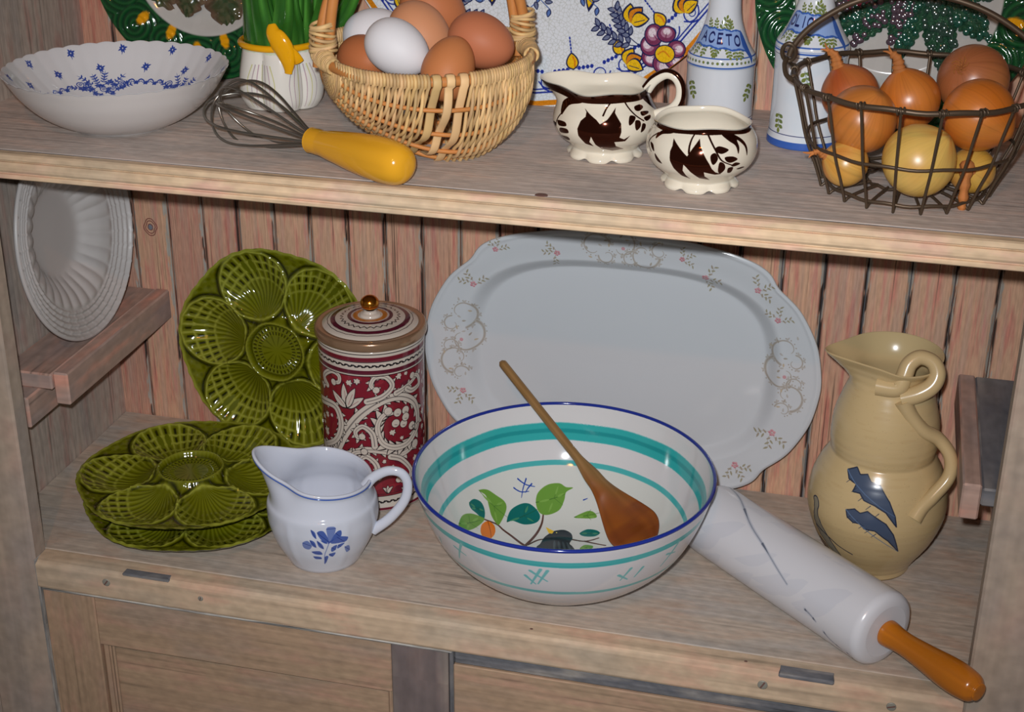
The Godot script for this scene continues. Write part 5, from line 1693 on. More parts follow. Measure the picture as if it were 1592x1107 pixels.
	p.ell(ondisc([-0.0165, -0.0515], S, R)[0], 2.6, 2.6, Color(0.85, 0.80, 0.4))
	for k in ["m1", "m2", "m3", "m4", "m5", "m6", "m7", "m8"]: p.line(curve2(ondisc(P_BOWL_IN[k], S, R)), 4.5, Color(0.13, 0.26, 0.62), 2.0)
	# the near half, out of sight: the branch goes on
	for e in [[0.03, 0.06, 0.07, 0.075, 1], [0.02, 0.045, -0.03, 0.07, 0], [0.0, 0.03, -0.05, 0.03, 1], [0.03, 0.06, 0.03, 0.1, 0]]:
		p.leaf(ondisc([e[0], e[1]], S, R)[0], ondisc([e[2], e[3]], S, R)[0], 60, g1 if e[4] == 1 else g2, 10)
	var pin := spline([Vector2(0.1372, 0.1112), Vector2(0.1362, 0.1085), Vector2(0.1340, 0.100), Vector2(0.127, 0.0785), Vector2(0.116, 0.0565), Vector2(0.103, 0.0405), Vector2(0.088, 0.0275), Vector2(0.070, 0.0162), Vector2(0.052, 0.0103), Vector2(0.03, 0.009), Vector2(0.0, 0.009)], 4)
	put("body", t, [[Msh.new().lathe(prof, 120, null, 0.1117), tmat(o.tex(), 0.10)], [dish_inside(pin, 120, R), tmat(p.tex(), 0.08)]])
	put("rim_line", t, [[arc_ring(Msh.new(), 0.1380, 0.1102, 0.0018, 140), mat(blue, 0.10)]])


func wooden_spoon() -> void:
	var t0 := Vector3(0.5690, 0.0260, -0.1275)
	var d := Vector3(-0.7206, 0.4925, -0.4880).normalized()
	var t := thing("wooden_spoon", "brown wooden spoon with a slim round handle, lying in the large white bowl", "spoon", t0)
	var side := d.cross(Vector3(0.12, 0.85, 0.5)).normalized()
	var nn := side.cross(d).normalized()
	if nn.y < 0.0: nn = -nn
	var L := 0.241
	var hw := func(s: float) -> float:      # half width along the spoon
		if s < 0.084: return 0.0290 * pow(sin(clampf((s + 0.001) / 0.030, 0.0, 1.0) * PI * 0.5), 0.5) * (1.0 - 0.70 * smoothstep(0.012, 0.086, s))
		return lerpf(0.0087, 0.0045, smoothstep(0.084, 0.115, s)) - 0.002 * (s - 0.115)
	var ht := func(s: float) -> float: return lerpf(0.0052, 0.0046, smoothstep(0.03, 0.09, s))
	var f := func(a: float, b: float) -> Vector3:
		var s := b * L
		var w: float = hw.call(s)
		var x := cos(a * TAU)
		var y := sin(a * TAU)
		var h: float = ht.call(s)
		if b == 0.0: w = 0.0
		if b == 0.0 or b == 1.0: h *= 0.3
		if b == 1.0: w *= 0.5
		var dip := 0.0
		if s < 0.066: dip = 0.0065 * (1.0 - x * x) * sin(clampf(s / 0.066, 0.0, 1.0) * PI) * (1.0 if y > 0.0 else 0.75)
		return d * s + side * (x * w) + nn * (y * h * (1.0 if s > 0.08 else sqrt(maxf(0.15, 1.0 - x * x * 0.7))) - dip + 0.004)
	var dark := lin(Color(0.50, 0.27, 0.10))
	var mid := lin(Color(0.54, 0.41, 0.25))
	var k := func(a: float, b: float) -> Color:
		var g := 0.88 + 0.24 * hsh(floor(a * 24.0)) + 0.05 * sin(b * 40.0 + a * 9.0)
		var st := smoothstep(0.20, 0.42, b + 0.06 * sin(a * 12.0))
		var c := dark.lerp(mid, st)
		if b < 0.2 and sin(a * TAU) > 0.1: c = c.lerp(lin(Color(0.36, 0.16, 0.07)), 0.5 * smoothstep(0.35, 0.7, hsh(floor(b * 60.0) * 0.01) * 0.3 + 0.4 + 0.3 * sin(b * 50.0) * sin(a * 14.0)))
		return c * g
	put("handle", t, [[Msh.new().grid(24, 80, f, true, nn.cross(d).dot(side) < 0.0, k), vmat(0.42, 0.4)]])


func shell_relief(x: float, y: float) -> PackedFloat32Array:      # height, groove darkness, crest lightness
	var rho := sqrt(x * x + y * y)
	var th := atan2(y, x)
	var kk := roundf(th / (PI / 3.0))
	var ta := th - kk * PI / 3.0
	var p := rho * cos(ta)
	var q := rho * sin(ta)
	var h := 0.0165
	var groove := 0.0
	var crest := 0.0
	var s := sqrt(pow((p - 0.650) / 0.325, 2.0) + pow(q / (0.275 + 0.095 * p), 2.0))
	if rho > 0.295:
		if s < 1.0:
			var dd := 1.0 - s
			h -= 0.0115 * smoothstep(0.0, 0.8, dd) * (1.2 - 0.55 * (p - 0.31) / 0.65)
			var hx := p - 0.29
			var fan := atan2(q, hx)
			var hd := sqrt(hx * hx + q * q)
			var rib := cos(fan * 46.0)
			var outw := smoothstep(0.12, 0.55, hd)
			h += 0.00055 * rib * smoothstep(0.03, 0.2, dd) * (0.35 + 0.65 * outw)
			groove = smoothstep(0.2, 0.95, -rib) * (0.50 - 0.2 * outw)
			for e in [0.40, 0.495, 0.585]:
				var bd: float = hd - e * (1.0 - 0.12 * absf(fan))
				if bd > 0.012 and bd < 0.072 and dd > 0.02 and hsh(roundf(fan * 46.0 / TAU) + e * 91.0 + kk * 7.0) > 0.22: groove = maxf(groove, smoothstep(0.35, 0.85, -rib) * 1.0)
				crest = maxf(crest, exp(-pow(bd / 0.012, 2.0)) * 0.7 * outw)
			crest = maxf(crest, smoothstep(0.45, 1.0, rib) * outw * 0.6)
		var e1 := (s - 1.0) / 0.045
		h += 0.0016 * exp(-e1 * e1) * (1.0 + 0.3 * cos(atan2(q, p - 0.635) * 22.0))
		crest = maxf(crest, exp(-e1 * e1 * 2.5) * 0.75)
		groove = maxf(groove, exp(-pow((s - 1.105) / 0.055, 2.0)) * 1.0)
		if s > 1.12 and rho > 0.40:      # berries and a bud between the shells
			var be := sin(rho * 58.0) * sin(th * 40.0)
			h += 0.0006 * maxf(be, 0.0)
			groove = maxf(groove, smoothstep(0.2, 0.9, -be) * 0.35)
		var tb := absf(th - (floor(th / (PI / 3.0)) + 0.5) * PI / 3.0)
		if rho < 0.56 and rho > 0.30:
			var w := tb * rho / 0.035
			h += 0.002 * exp(-w * w)
			groove = maxf(groove, exp(-pow((tb * rho - 0.028) / 0.010, 2.0)) * smoothstep(0.36, 0.42, rho) * 0.9)
	var c1 := (rho - 0.285) / 0.030
	h += 0.0070 * exp(-c1 * c1)
	crest = maxf(crest, exp(-c1 * c1 * 6.0) * 0.35)
	h += 0.0040 * exp(-pow((rho - 0.285) / 0.075, 2.0))
	if rho < 0.285:
		var well := smoothstep(0.285, 0.20, rho)
		h = lerpf(h, 0.0205, well)
		var tick := cos(th * 36.0)
		if rho > 0.155 and rho < 0.240 and absf(rho - 0.197) > 0.008:
			h += 0.0004 * tick
			groove = maxf(groove, smoothstep(0.1, 0.8, tick) * 0.9)
		if rho < 0.145: groove = maxf(groove, smoothstep(0.5, 1.0, cos(th * 12.0)) * 0.45 * smoothstep(0.02, 0.08, rho))
		groove = maxf(groove, exp(-pow((rho - 0.252) / 0.008, 2.0)) * 0.8)
	h += 0.004 * smoothstep(0.86, 1.0, rho)
	crest = maxf(crest, smoothstep(0.965, 0.985, rho) * 0.5)
	if rho > 0.965: groove *= 0.3
	return PackedFloat32Array([h, groove, crest])


func oyster_plates() -> void:
	var R := 0.1140
	var outl := func(th: float) -> float:
		return R * (1.0 - 0.030 * pow(absf(sin(th * 3.0)), 2.5) - 0.004 * cos(th * 42.0))
	var nu := 720
	var nv := 120
	var store := {}
	var at := func(a: float, b: float) -> PackedFloat32Array:
		var key := roundi(a * nu) * 1000 + roundi(b * nv)
		if not store.has(key): store[key] = shell_relief(b * cos(a * TAU), b * sin(a * TAU))
		return store[key]
	var f := func(a: float, b: float) -> Vector3:
		var r: float = outl.call(a * TAU) * b
		return Vector3(r * cos(a * TAU), at.call(a, b)[0], -r * sin(a * TAU))
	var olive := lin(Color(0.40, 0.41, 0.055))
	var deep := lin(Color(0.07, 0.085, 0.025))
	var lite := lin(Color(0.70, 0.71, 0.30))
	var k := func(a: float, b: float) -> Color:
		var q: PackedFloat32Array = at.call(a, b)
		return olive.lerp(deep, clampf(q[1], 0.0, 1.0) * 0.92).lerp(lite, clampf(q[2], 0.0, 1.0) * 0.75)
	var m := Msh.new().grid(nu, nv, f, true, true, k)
	var under := func(a: float, b: float) -> Vector3:
		var r: float = outl.call(a * TAU) * (1.0 - b * 0.999)
		var rr := 1.0 - b
		var y := 0.0205 if b < 0.01 else lerpf(0.0, 0.0172, smoothstep(0.55, 1.0, rr))
		if rr < 0.48: y = 0.002 + 0.011 * smoothstep(0.42, 0.30, rr)
		return Vector3(r * cos(a * TAU), y, -r * sin(a * TAU))
	var lo := Msh.new().grid(96, 24, under, true, true, func(_a: float, _b: float) -> Color: return lin(Color(0.36, 0.38, 0.06)))
	var glaze := vmat(0.10, 0.55)
	var t := thing("oyster_plate", "olive green shell-moulded oyster plate standing on edge against the back boards", "plate", Vector3(0.139, 0.0005, -0.276), 0.0, "green oyster plates")
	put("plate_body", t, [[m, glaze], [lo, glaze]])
	var body: MeshInstance3D = t.get_child(0)
	t.rotation = Vector3(PI / 2 - 0.075, 0, 0)
	t.position = Vector3(0.1395, R - 0.0012, -0.2985)
	t.rotate_object_local(Vector3.UP, -0.17)
	var i := 0
	for e in [[Vector3(0.1110, 0.0003, -0.1250), 0.25, "olive green shell-moulded oyster plate lying flat, the lower of the stacked two"], [Vector3(0.1040, 0.0225, -0.1270), 0.22, "olive green shell-moulded oyster plate lying flat, the upper of the stacked two"]]:
		var c: Node3D = t.duplicate()
		c.name = numbered("oyster_plate", self)
		add_child(c, true)
		c.basis = Basis(Vector3.UP, e[1]) * Basis.from_scale(Vector3(0.995, 1.0, 0.995))
		c.position = e[0]
		c.set_meta("label", e[2])
		i += 1


func acanthus(p: Pic, pts: PackedVector2Array, w0: float, w1: float, fill: Color, ink: Color, lobes := true) -> void:
	var m := pts.size()
	if lobes:
		for i in range(3, m - 2, 4):
			for s in [-1, 1]:
				var d := (pts[mini(i + 1, m - 1)] - pts[i - 1]).normalized()
				var a := pts[i]
				var ln := w0 * 1.15
				var b := a + d.rotated(s * 0.75) * ln
				p.leaf(a - d * 2.0, b + d * 1.6, w0 * 0.78, ink, s * w0 * 0.16)
				p.leaf(a - d * 2.0, b, w0 * 0.50, fill, s * w0 * 0.16)
	p.line(pts, w0 + 3.4, ink, w1 + 3.4)
	p.line(pts, w0, fill, w1)
	p.ell(pts[m - 1], w1 * 1.0 + 1.6, w1 * 1.0 + 1.6, ink)
	p.ell(pts[m - 1], w1 * 1.0, w1 * 1.0, fill)
	p.line(pts, w0 * 0.16, fill.lerp(ink, 0.45), 0.5)


func canister() -> void:
	var t := thing("canister", "tall lidded ceramic canister with white scrollwork on crimson and a gold knob", "canister", Vector3(0.2685, 0, -0.2169))
	var W := 1280.0
	var Ht := 672.0
	var top := 0.1785
	var red := Color(0.48, 0.12, 0.17)
	var plum := Color(0.30, 0.09, 0.17)
	var cream := Color(0.78, 0.735, 0.69)
	var ink := Color(0.09, 0.07, 0.09)
	var p := Pic.new(int(W), int(Ht), red)
	var yy := func(h: float) -> float: return (1.0 - h / top) * Ht
	for i in 150:      # uneven crimson wash
		p.ell(Vector2(hsh(i) * W, hsh(i + 500) * Ht), 14 + 22 * hsh(i + 77), 8 + 10 * hsh(i + 99), red.lerp([plum, Color(0.60, 0.18, 0.22)][i % 2], 0.45))
	for half in 2:
		var off := half * W * 0.5
		var sh := func(k: String) -> PackedVector2Array:
			var r := []
			for q in onpic(P_CANISTER[k], W, Ht, top): r.append(Vector2(q.x + off, q.y))
			return curve2(r, 7)
		for wrap in [-W, 0.0]:
			var mv := func(a: PackedVector2Array) -> PackedVector2Array:
				var r := PackedVector2Array()
				for q in a: r.append(q + Vector2(wrap, 0))
				return r
			acanthus(p, mv.call(sh.call("low")), 32, 18, cream, ink)
			acanthus(p, mv.call(sh.call("main")), 40, 16, cream, ink)
			acanthus(p, mv.call(sh.call("left")), 32, 20, cream, ink)
			acanthus(p, mv.call(sh.call("c2")), 24, 9, cream, ink)
			for k in ["c1", "c3", "c4", "c5", "c6", "c7", "c8"]: acanthus(p, mv.call(sh.call(k)), 24, 13, cream, ink, k in ["c1", "c5", "c8", "c6"])
			var fl := onpic(P_CANISTER["fl"], W, Ht, top)
			for q in fl:
				p.ell(q + Vector2(off + wrap, 0), 18.5, 18.5, ink)
				p.ell(q + Vector2(off + wrap, 0), 16.5, 16.5, cream)
				p.line(PackedVector2Array([q + Vector2(off + wrap - 5, 5), q + Vector2(off + wrap + 6, 8)]), 1.6, ink)
			var li := onpic(P_CANISTER["lily"], W, Ht, top)
			for j in range(1, 5):
				var a: Vector2 = li[0] + Vector2(off + wrap, 0)
				var b: Vector2 = li[j] + Vector2(off + wrap, 0)
				p.leaf(a, b + (b - a).normalized() * 4.0, 34, ink, 3)
				p.leaf(a + (b - a) * 0.06, b, 28, cream, 3)
				p.line(PackedVector2Array([a.lerp(b, 0.2), a.lerp(b, 0.7)]), 2.5, Color(0.62, 0.45, 0.45))
			for e in [[0.60, 0.030], [0.66, 0.025], [0.72, 0.022], [0.90, 0.020], [0.95, 0.085], [0.585, 0.085], [0.98, 0.055], [0.62, 0.13], [0.78, 0.027], [0.84, 0.024]]:
				var a := Vector2(e[0] * W + off + wrap, yy.call(e[1]))
				for s in [-1, 0, 1]:
					p.leaf(a + Vector2(0, 14), a + Vector2(s * 22, -24 + absf(s) * 8), 17, ink, s * 4.0)
					p.leaf(a + Vector2(0, 12), a + Vector2(s * 20, -21 + absf(s) * 8), 12, cream, s * 4.0)
	for pass_r in [30.0, 21.0, 14.0]:
		for i in 420:
			var c := Vector2(hsh(i * 1.7 + pass_r) * W, lerpf(yy.call(0.150), yy.call(0.022), hsh(i * 2.3 + pass_r * 3.0)))
			var free := true
			for j in 9:
				var q: Vector2 = c + (Vector2.from_angle(j * TAU / 8.0) * pass_r if j < 8 else Vector2.ZERO)
				var px := p.im.get_pixel(clampi(int(q.x * 2), 0, int(W * 2) - 1), clampi(int(q.y * 2), 0, int(Ht * 2) - 1))
				if px.g > 0.30 or px.r < 0.2:
					free = false
					break
			if not free: continue
			var a0 := hsh(i + 0.3) * TAU
			for col in [ink, cream]:
				for k in 3:
					var d := Vector2.from_angle(a0 + (k - 1) * 0.95)
					p.leaf(c - d * pass_r * 0.55, c + d * pass_r * (0.92 if col == ink else 0.80), pass_r * (0.80 if col == ink else 0.58), col, 2.0 * (k - 1))
	var band := func(h1: float, h0: float, col: Color) -> void: p.poly(PackedVector2Array([Vector2(0, yy.call(h1)), Vector2(W, yy.call(h1)), Vector2(W, yy.call(h0)), Vector2(0, yy.call(h0))]), col)
	band.call(0.1785, 0.1525, cream)
	band.call(0.1765, 0.1757, ink)
	band.call(0.1728, 0.1683, red.lerp(plum, 0.3))
	band.call(0.1681, 0.1674, ink)
	band.call(0.1588, 0.1550, plum.lerp(red, 0.3))
	band.call(0.1549, 0.1543, ink)
	band.call(0.1530, 0.1522, ink)
	band.call(0.0180, 0.0, cream)
	band.call(0.0205, 0.0175, ink)
	band.call(0.0200, 0.0182, red)
	band.call(0.0055, 0.0030, red.lerp(plum, 0.4))
	band.call(0.0024, 0.0018, ink)
	for h in [0.1634, 0.0115]:
		for i in 96:
			var x := i * W / 96.0
			var y: float = yy.call(h + (0.0009 if i % 2 == 0 else -0.0009))
			var y2: float = yy.call(h + (-0.0009 if i % 2 == 0 else 0.0009))
			p.line(PackedVector2Array([Vector2(x, y), Vector2(x + W / 96.0, y2)]), 5.0, ink)
			p.leaf(Vector2(x + 2, y), Vector2(x + 9, y + (10.0 if i % 2 == 0 else -10.0)), 6, ink)
	var pr := PackedVector2Array([Vector2(0.0, 0.002), Vector2(0.050, 0.002), Vector2(0.0525, 0.0), Vector2(0.0548, 0.0006), Vector2(0.0552, 0.0030)])
	pr.append_array(spline([Vector2(0.0545, 0.006), Vector2(0.0530, 0.014), Vector2(0.0526, 0.04), Vector2(0.0525, 0.09), Vector2(0.0527, 0.14), Vector2(0.0533, 0.165), Vector2(0.0540, 0.1778)], 4))
	pr.append(Vector2(0.0530, 0.1785))
	pr.append(Vector2(0.0, 0.1785))
	put("jar_body", t, [[Msh.new().lathe(pr, 96, null, top), tmat(p.tex(), 0.11)]])
	# lid, painted in rings
	var S := 640.0
	var l := Pic.new(int(S), int(S), cream)
	var cc := Vector2(S, S) * 0.5
	var u := S * 0.5 / 0.0560
	for e in [[0.0430, ink], [0.0424, cream], [0.0395, plum.lerp(red, 0.2)], [0.0352, cream], [0.0292, cream], [0.0225, plum], [0.0192, cream.lerp(plum, 0.15)], [0.0172, Color(0.70, 0.42, 0.12)], [0.0125, cream]]: l.ell(cc, e[0] * u, e[0] * u, e[1])
	for e in [[0.0395], [0.0350], [0.0225]]:
		for i in 90: l.line(PackedVector2Array([cc + Vector2.from_angle(i * TAU / 90) * e[0] * u, cc + Vector2.from_angle((i + 1) * TAU / 90) * e[0] * u]), 1.6, ink)
	for i in 56:
		var a := Vector2.from_angle(i * TAU / 56)
		var b := Vector2.from_angle((i + 1) * TAU / 56)
		var ra := (0.0300 if i % 2 == 0 else 0.0268) * u
		var rb := (0.0268 if i % 2 == 0 else 0.0300) * u
		l.line(PackedVector2Array([cc + a * ra, cc + b * rb]), 5.0, ink)
		l.leaf(cc + a * ra, cc + a.rotated(0.05) * (ra + (11.0 if i % 2 else -11.0)), 7, ink)
	var lp := PackedVector2Array([Vector2(0.0135, 0.1958), Vector2(0.0, 0.1958)])
	var dome := spline([Vector2(0.0478, 0.1885), Vector2(0.0450, 0.1902), Vector2(0.0400, 0.1918), Vector2(0.030, 0.1938), Vector2(0.020, 0.1952), Vector2(0.0, 0.1958)], 4)
	var lid := put("lid", t, [[dish_inside(dome, 72, 0.0560), tmat(l.tex(), 0.10)]])
	lid.position = Vector3.ZERO
	var gp := spline([Vector2(0.0532, 0.1788), Vector2(0.0556, 0.1796), Vector2(0.0563, 0.1818), Vector2(0.0561, 0.1850), Vector2(0.0553, 0.1875), Vector2(0.0530, 0.1886), Vector2(0.0500, 0.1882), Vector2(0.0476, 0.1884)], 4)
	put("gilt_rim", lid, [[Msh.new().lathe(gp, 96), mat(Color(0.66, 0.53, 0.42), 0.18, 0.6)]])
	var kp := spline([Vector2(0.0110, 0.1950), Vector2(0.0100, 0.1975), Vector2(0.0072, 0.1990), Vector2(0.0068, 0.2010), Vector2(0.0075, 0.2022)], 4)
	put("knob_stem", lid, [[Msh.new().lathe(kp, 32), mat(cream, 0.1)]])
	var kb := put("knob", lid, [[Msh.new().ball(Vector3(0, 0.2085, 0), Vector3(0.0094, 0.0080, 0.0094), 28), M.gold]])
	kb.set_meta("label", "gold ball knob")


func small_creamer() -> void:
	var t := thing("cream_jug", "small pale blue-white pouring jug with a blue flower spray, in front of the crimson canister", "jug", Vector3(0.2627, 0, -0.0800))
	var base := Color(0.80, 0.82, 0.87)
	var W := 1024.0
	var Ht := 320.0
	var top := 0.095
	var p := Pic.new(int(W), int(Ht), base)
	var blue := Color(0.22, 0.32, 0.62)
	for k in P_CREAMER:
		var q := onpic(P_CREAMER[k], W, Ht, top)
		if k == "st": p.line(curve2(q), 2.2, blue.lerp(base, 0.3))
		else:
			p.poly(curve2(q, 5, true), blue.lerp(base, 0.35 if k in ["l3", "p2", "l9"] else 0.1))
			p.line(curve2([q[0], (q[0] + q[2]) * 0.5, q[2]]), 1.5, Color(0.12, 0.18, 0.45))
	for e in [[-0.01, 0], [0.03, 1]]: p.leaf(Vector2(W * 0.82, Ht * 0.55), Vector2(W * (0.81 + e[0]), Ht * 0.50), 6, blue)
	var sd := Vector2(-0.97, 0.2).normalized()
	var D := func(q: Vector3, _u: float, _t: float) -> Vector3:
		var rr := Vector2(q.x, q.z)
		var dirv := rr.normalized() if rr.length() > 1e-6 else Vector2.ZERO
		var c := dirv.dot(sd)
		# soft flat panels on the lower body
		if q.y < 0.064 and q.y > 0.004:
			var a := atan2(q.z, q.x)
			var m := fposmod(a + 0.25, TAU / 6.0) - TAU / 12.0
			var w := smoothstep(0.004, 0.016, q.y) * (1.0 - smoothstep(0.052, 0.064, q.y))
			var k := 1.0 - 0.022 * w * (1.0 - exp(-pow(absf(m) - TAU / 12.0, 2.0) / 0.004))
			q.x *= k
			q.z *= k
		var s := smoothstep(0.066, 0.094, q.y)
		var lip := pow(maxf(c, 0.0), 5.0) * s
		var w2 := s * exp(-pow((absf(acos(clampf(c, -1.0, 1.0))) - 0.95) / 0.35, 2.0))
		q.x += sd.x * lip * 0.0155 - dirv.x * w2 * 0.005
		q.z += sd.y * lip * 0.0155 - dirv.y * w2 * 0.005
		q.y += lip * 0.0145 + s * (c * 0.006 - 0.004)
		return q
	var pr := PackedVector2Array([Vector2(0.0, 0.003), Vector2(0.031, 0.003), Vector2(0.0325, 0.0), Vector2(0.0347, 0.0004)])
	pr.append_array(spline([Vector2(0.0362, 0.004), Vector2(0.0462, 0.0215), Vector2(0.0522, 0.040), Vector2(0.0536, 0.052), Vector2(0.0522, 0.0625), Vector2(0.0495, 0.0665), Vector2(0.0478, 0.0715), Vector2(0.0462, 0.080), Vector2(0.0455, 0.087), Vector2(0.0466, 0.0925), Vector2(0.0472, 0.0945)], 5))
	var pi := spline([Vector2(0.0464, 0.0952), Vector2(0.0448, 0.0940), Vector2(0.0436, 0.088), Vector2(0.0440, 0.078), Vector2(0.0465, 0.066), Vector2(0.0500, 0.052), Vector2(0.045, 0.025), Vector2(0.030, 0.008), Vector2(0.0, 0.006)], 4)
	var g := mat(base, 0.09)
	put("jug_body", t, [[Msh.new().lathe(pr, 96, D, top), tmat(p.tex(), 0.09)], [Msh.new().lathe(pi, 96, D), g]])
	var rim := PackedVector3Array()
	for i in 120:
		var a := i * TAU / 120
		rim.append(D.call(Vector3(0.0468 * cos(a), 0.0945, -0.0468 * sin(a)), 0.0, 0.0))
	put("lip", t, [[Msh.new().tube(rim, 0.0017, 8, true), g]])
	var line := PackedVector3Array()
	for i in 120:
		var a := i * TAU / 120
		line.append(D.call(Vector3(0.0476 * cos(a), 0.0925, -0.0476 * sin(a)), 0.0, 0.0))
	put("rim_line", t, [[Msh.new().tube(line, 0.0008, 6, true), mat(Color(0.25, 0.38, 0.70), 0.1)]])
	var hd := Vector3(0.979, 0, -0.202)
	var hp := []
	for e in [[0.0420, 0.0770], [0.0500, 0.0865], [0.0637, 0.0935], [0.0763, 0.0915], [0.0820, 0.0800], [0.0785, 0.0620], [0.0640, 0.0420], [0.0470, 0.0280]]: hp.append(hd * e[0] + Vector3(0, e[1], 0))
	put("handle", t, [[Msh.new().tube(spline3(hp, 6), func(b: float) -> float: return 0.0056 - 0.0010 * sin(b * PI), 12, false, null, 0.8, Vector3(0.2, 0, 0.98)), g]])


func stoneware_pitcher() -> void:
	var t := thing("stoneware_pitcher", "tall tan salt-glazed stoneware pitcher with a blue bird and two blue leaves", "pitcher", Vector3(0.7738, 0, -0.2028))
	var tan := Color(0.77, 0.675, 0.50)
	var W := 1024.0
	var Ht := 640.0
	var top := 0.2215
	var p := Pic.new(int(W), int(Ht), tan)
	for i in 500:
		p.ell(Vector2(hsh(i) * W, hsh(i + 300) * Ht), 8 + 30 * hsh(i + 11), 2 + 4 * hsh(i + 21), tan.lerp([Color(0.68, 0.57, 0.40), Color(0.79, 0.71, 0.57), Color(0.72, 0.62, 0.47)][i % 3], 0.14))
	for i in 700: p.ell(Vector2(hsh(i + 5) * W, hsh(i + 333) * Ht), 0.8, 0.8, tan.lerp(Color(0.45, 0.36, 0.24), 0.4))
	var ink := Color(0.13, 0.16, 0.24)
	var blue := Color(0.27, 0.32, 0.41)
	for k in ["a", "b"]:
		var q := PackedVector2Array(onpic(P_PITCHER[k], W, Ht, top))
		p.poly(q, blue)
		for i in q.size(): p.line(PackedVector2Array([q[i], q[(i + 1) % q.size()]]), 2.6, ink)
		for j in range(1, 6): p.line(PackedVector2Array([q[0].lerp(q[8], j / 7.0), q[0].lerp(q[8], j / 7.0) + Vector2(-10, 12)]), 2.0, ink.lerp(blue, 0.4), 1.0)
		p.line(PackedVector2Array([q[0], q[0].lerp(q[7], 0.5), q[7]]), 2.5, Color(0.36, 0.45, 0.58), 1.2)
	var bq := PackedVector2Array(curve2(onpic([0.573, 0.0775, 0.582, 0.0805, 0.594, 0.0790, 0.600, 0.0735, 0.598, 0.0660, 0.612, 0.0550, 0.635, 0.0430, 0.655, 0.0300, 0.668, 0.0180, 0.660, 0.0150, 0.640, 0.0240, 0.615, 0.0330, 0.592, 0.0430, 0.580, 0.0540, 0.583, 0.0660, 0.580, 0.0735], W, Ht, top), 4, true))
	p.poly(bq, Color(0.56, 0.53, 0.46))
	for i in bq.size(): p.line(PackedVector2Array([bq[i], bq[(i + 1) % bq.size()]]), 3.0, ink)
	for k in ["foot", "wing"]:
		var q := onpic(P_PITCHER[k], W, Ht, top)
		for i in q.size(): q[i].x += 52.0
		p.line(curve2(q), 9.0 if k == "foot" else 4.0, ink, 3.0)
	p.leaf(onpic([0.550, 0.036], W, Ht, top)[0], onpic([0.64, 0.012], W, Ht, top)[0], 20, ink)
	var ro := [Vector2(0.0385, 0.006), Vector2(0.044, 0.016), Vector2(0.0545, 0.034), Vector2(0.0620, 0.054), Vector2(0.0645, 0.070), Vector2(0.0622, 0.090), Vector2(0.0560, 0.107), Vector2(0.0495, 0.1185), Vector2(0.0476, 0.1225), Vector2(0.0486, 0.1285), Vector2(0.0492, 0.140), Vector2(0.0475, 0.158), Vector2(0.0420, 0.177), Vector2(0.0362, 0.194), Vector2(0.0357, 0.204), Vector2(0.0390, 0.2135), Vector2(0.0440, 0.2205)]
	var pr := PackedVector2Array([Vector2(0.0, 0.001), Vector2(0.035, 0.001), Vector2(0.0372, 0.0), Vector2(0.0378, 0.002)])
	for q in spline(ro, 6): pr.append(q + Vector2(0.00014 * sin(q.y * 820.0), 0))
	pr.append(Vector2(0.0438, 0.2216))
	var inn := spline([Vector2(0.0438, 0.2216), Vector2(0.0424, 0.2210), Vector2(0.0365, 0.2125), Vector2(0.0328, 0.2030), Vector2(0.0330, 0.194), Vector2(0.039, 0.176), Vector2(0.044, 0.157), Vector2(0.0455, 0.14), Vector2(0.0440, 0.123), Vector2(0.052, 0.107), Vector2(0.060, 0.07), Vector2(0.045, 0.02), Vector2(0.0, 0.008)], 4)
	var sd := Vector2(-0.972, 0.236)
	var D := func(q: Vector3, _u: float, _t: float) -> Vector3:
		var s := smoothstep(0.188, 0.2215, q.y)
		if s > 0.0:
			var dirv := Vector2(q.x, q.z).normalized()
			var c := dirv.dot(sd)
			var lip := pow(maxf(c, 0.0), 9.0) * s
			q.x += sd.x * lip * 0.019
			q.z += sd.y * lip * 0.019
			q.y += lip * 0.001 - s * 0.0055 * exp(-pow(dirv.dot(Vector2(0.55, 0.83)) - 1.0, 2.0) / 0.05)
		return q
	var g := tmat(p.tex(), 0.24)
	var g2 := mat(tan, 0.22)
	put("pitcher_body", t, [[Msh.new().lathe(pr, 96, D, top), g], [Msh.new().lathe(inn, 96, D), g2]])
	var hp := []
	for e in [[0.0106, 0.1907, 0.0333], [0.0186, 0.1760, 0.0320], [0.0314, 0.1609, 0.0300], [0.0471, 0.1501, 0.0240], [0.0590, 0.1350, 0.0258], [0.0601, 0.1169, 0.0300], [0.0483, 0.1000, 0.0383], [0.0386, 0.0898, 0.0450], [0.0327, 0.0800, 0.0510]]: hp.append(Vector3(e[0], e[1], e[2]))
	put("handle", t, [[Msh.new().tube(spline3(hp, 6), func(b: float) -> float: return 0.0108 - 0.0030 * sin(b * PI), 14, false, null, 0.78), g2]])
	var cp := []
	for e in [[-0.0127, 0.2000, 0.0315], [0.0046, 0.2010, 0.0340], [0.0095, 0.2110, 0.0320], [0.0130, 0.2225, 0.0275], [0.0217, 0.2285, 0.0240], [0.0330, 0.2250, 0.0240], [0.0380, 0.2156, 0.0270], [0.0345, 0.2055, 0.0310], [0.0240, 0.1975, 0.0335], [0.0100, 0.1915, 0.0340]]: cp.append(Vector3(e[0], e[1], e[2]))
	put("curl", t, [[Msh.new().tube(spline3(cp, 6), func(b: float) -> float: return 0.0068 + 0.0036 * absf(b - 0.5), 12), g2]])


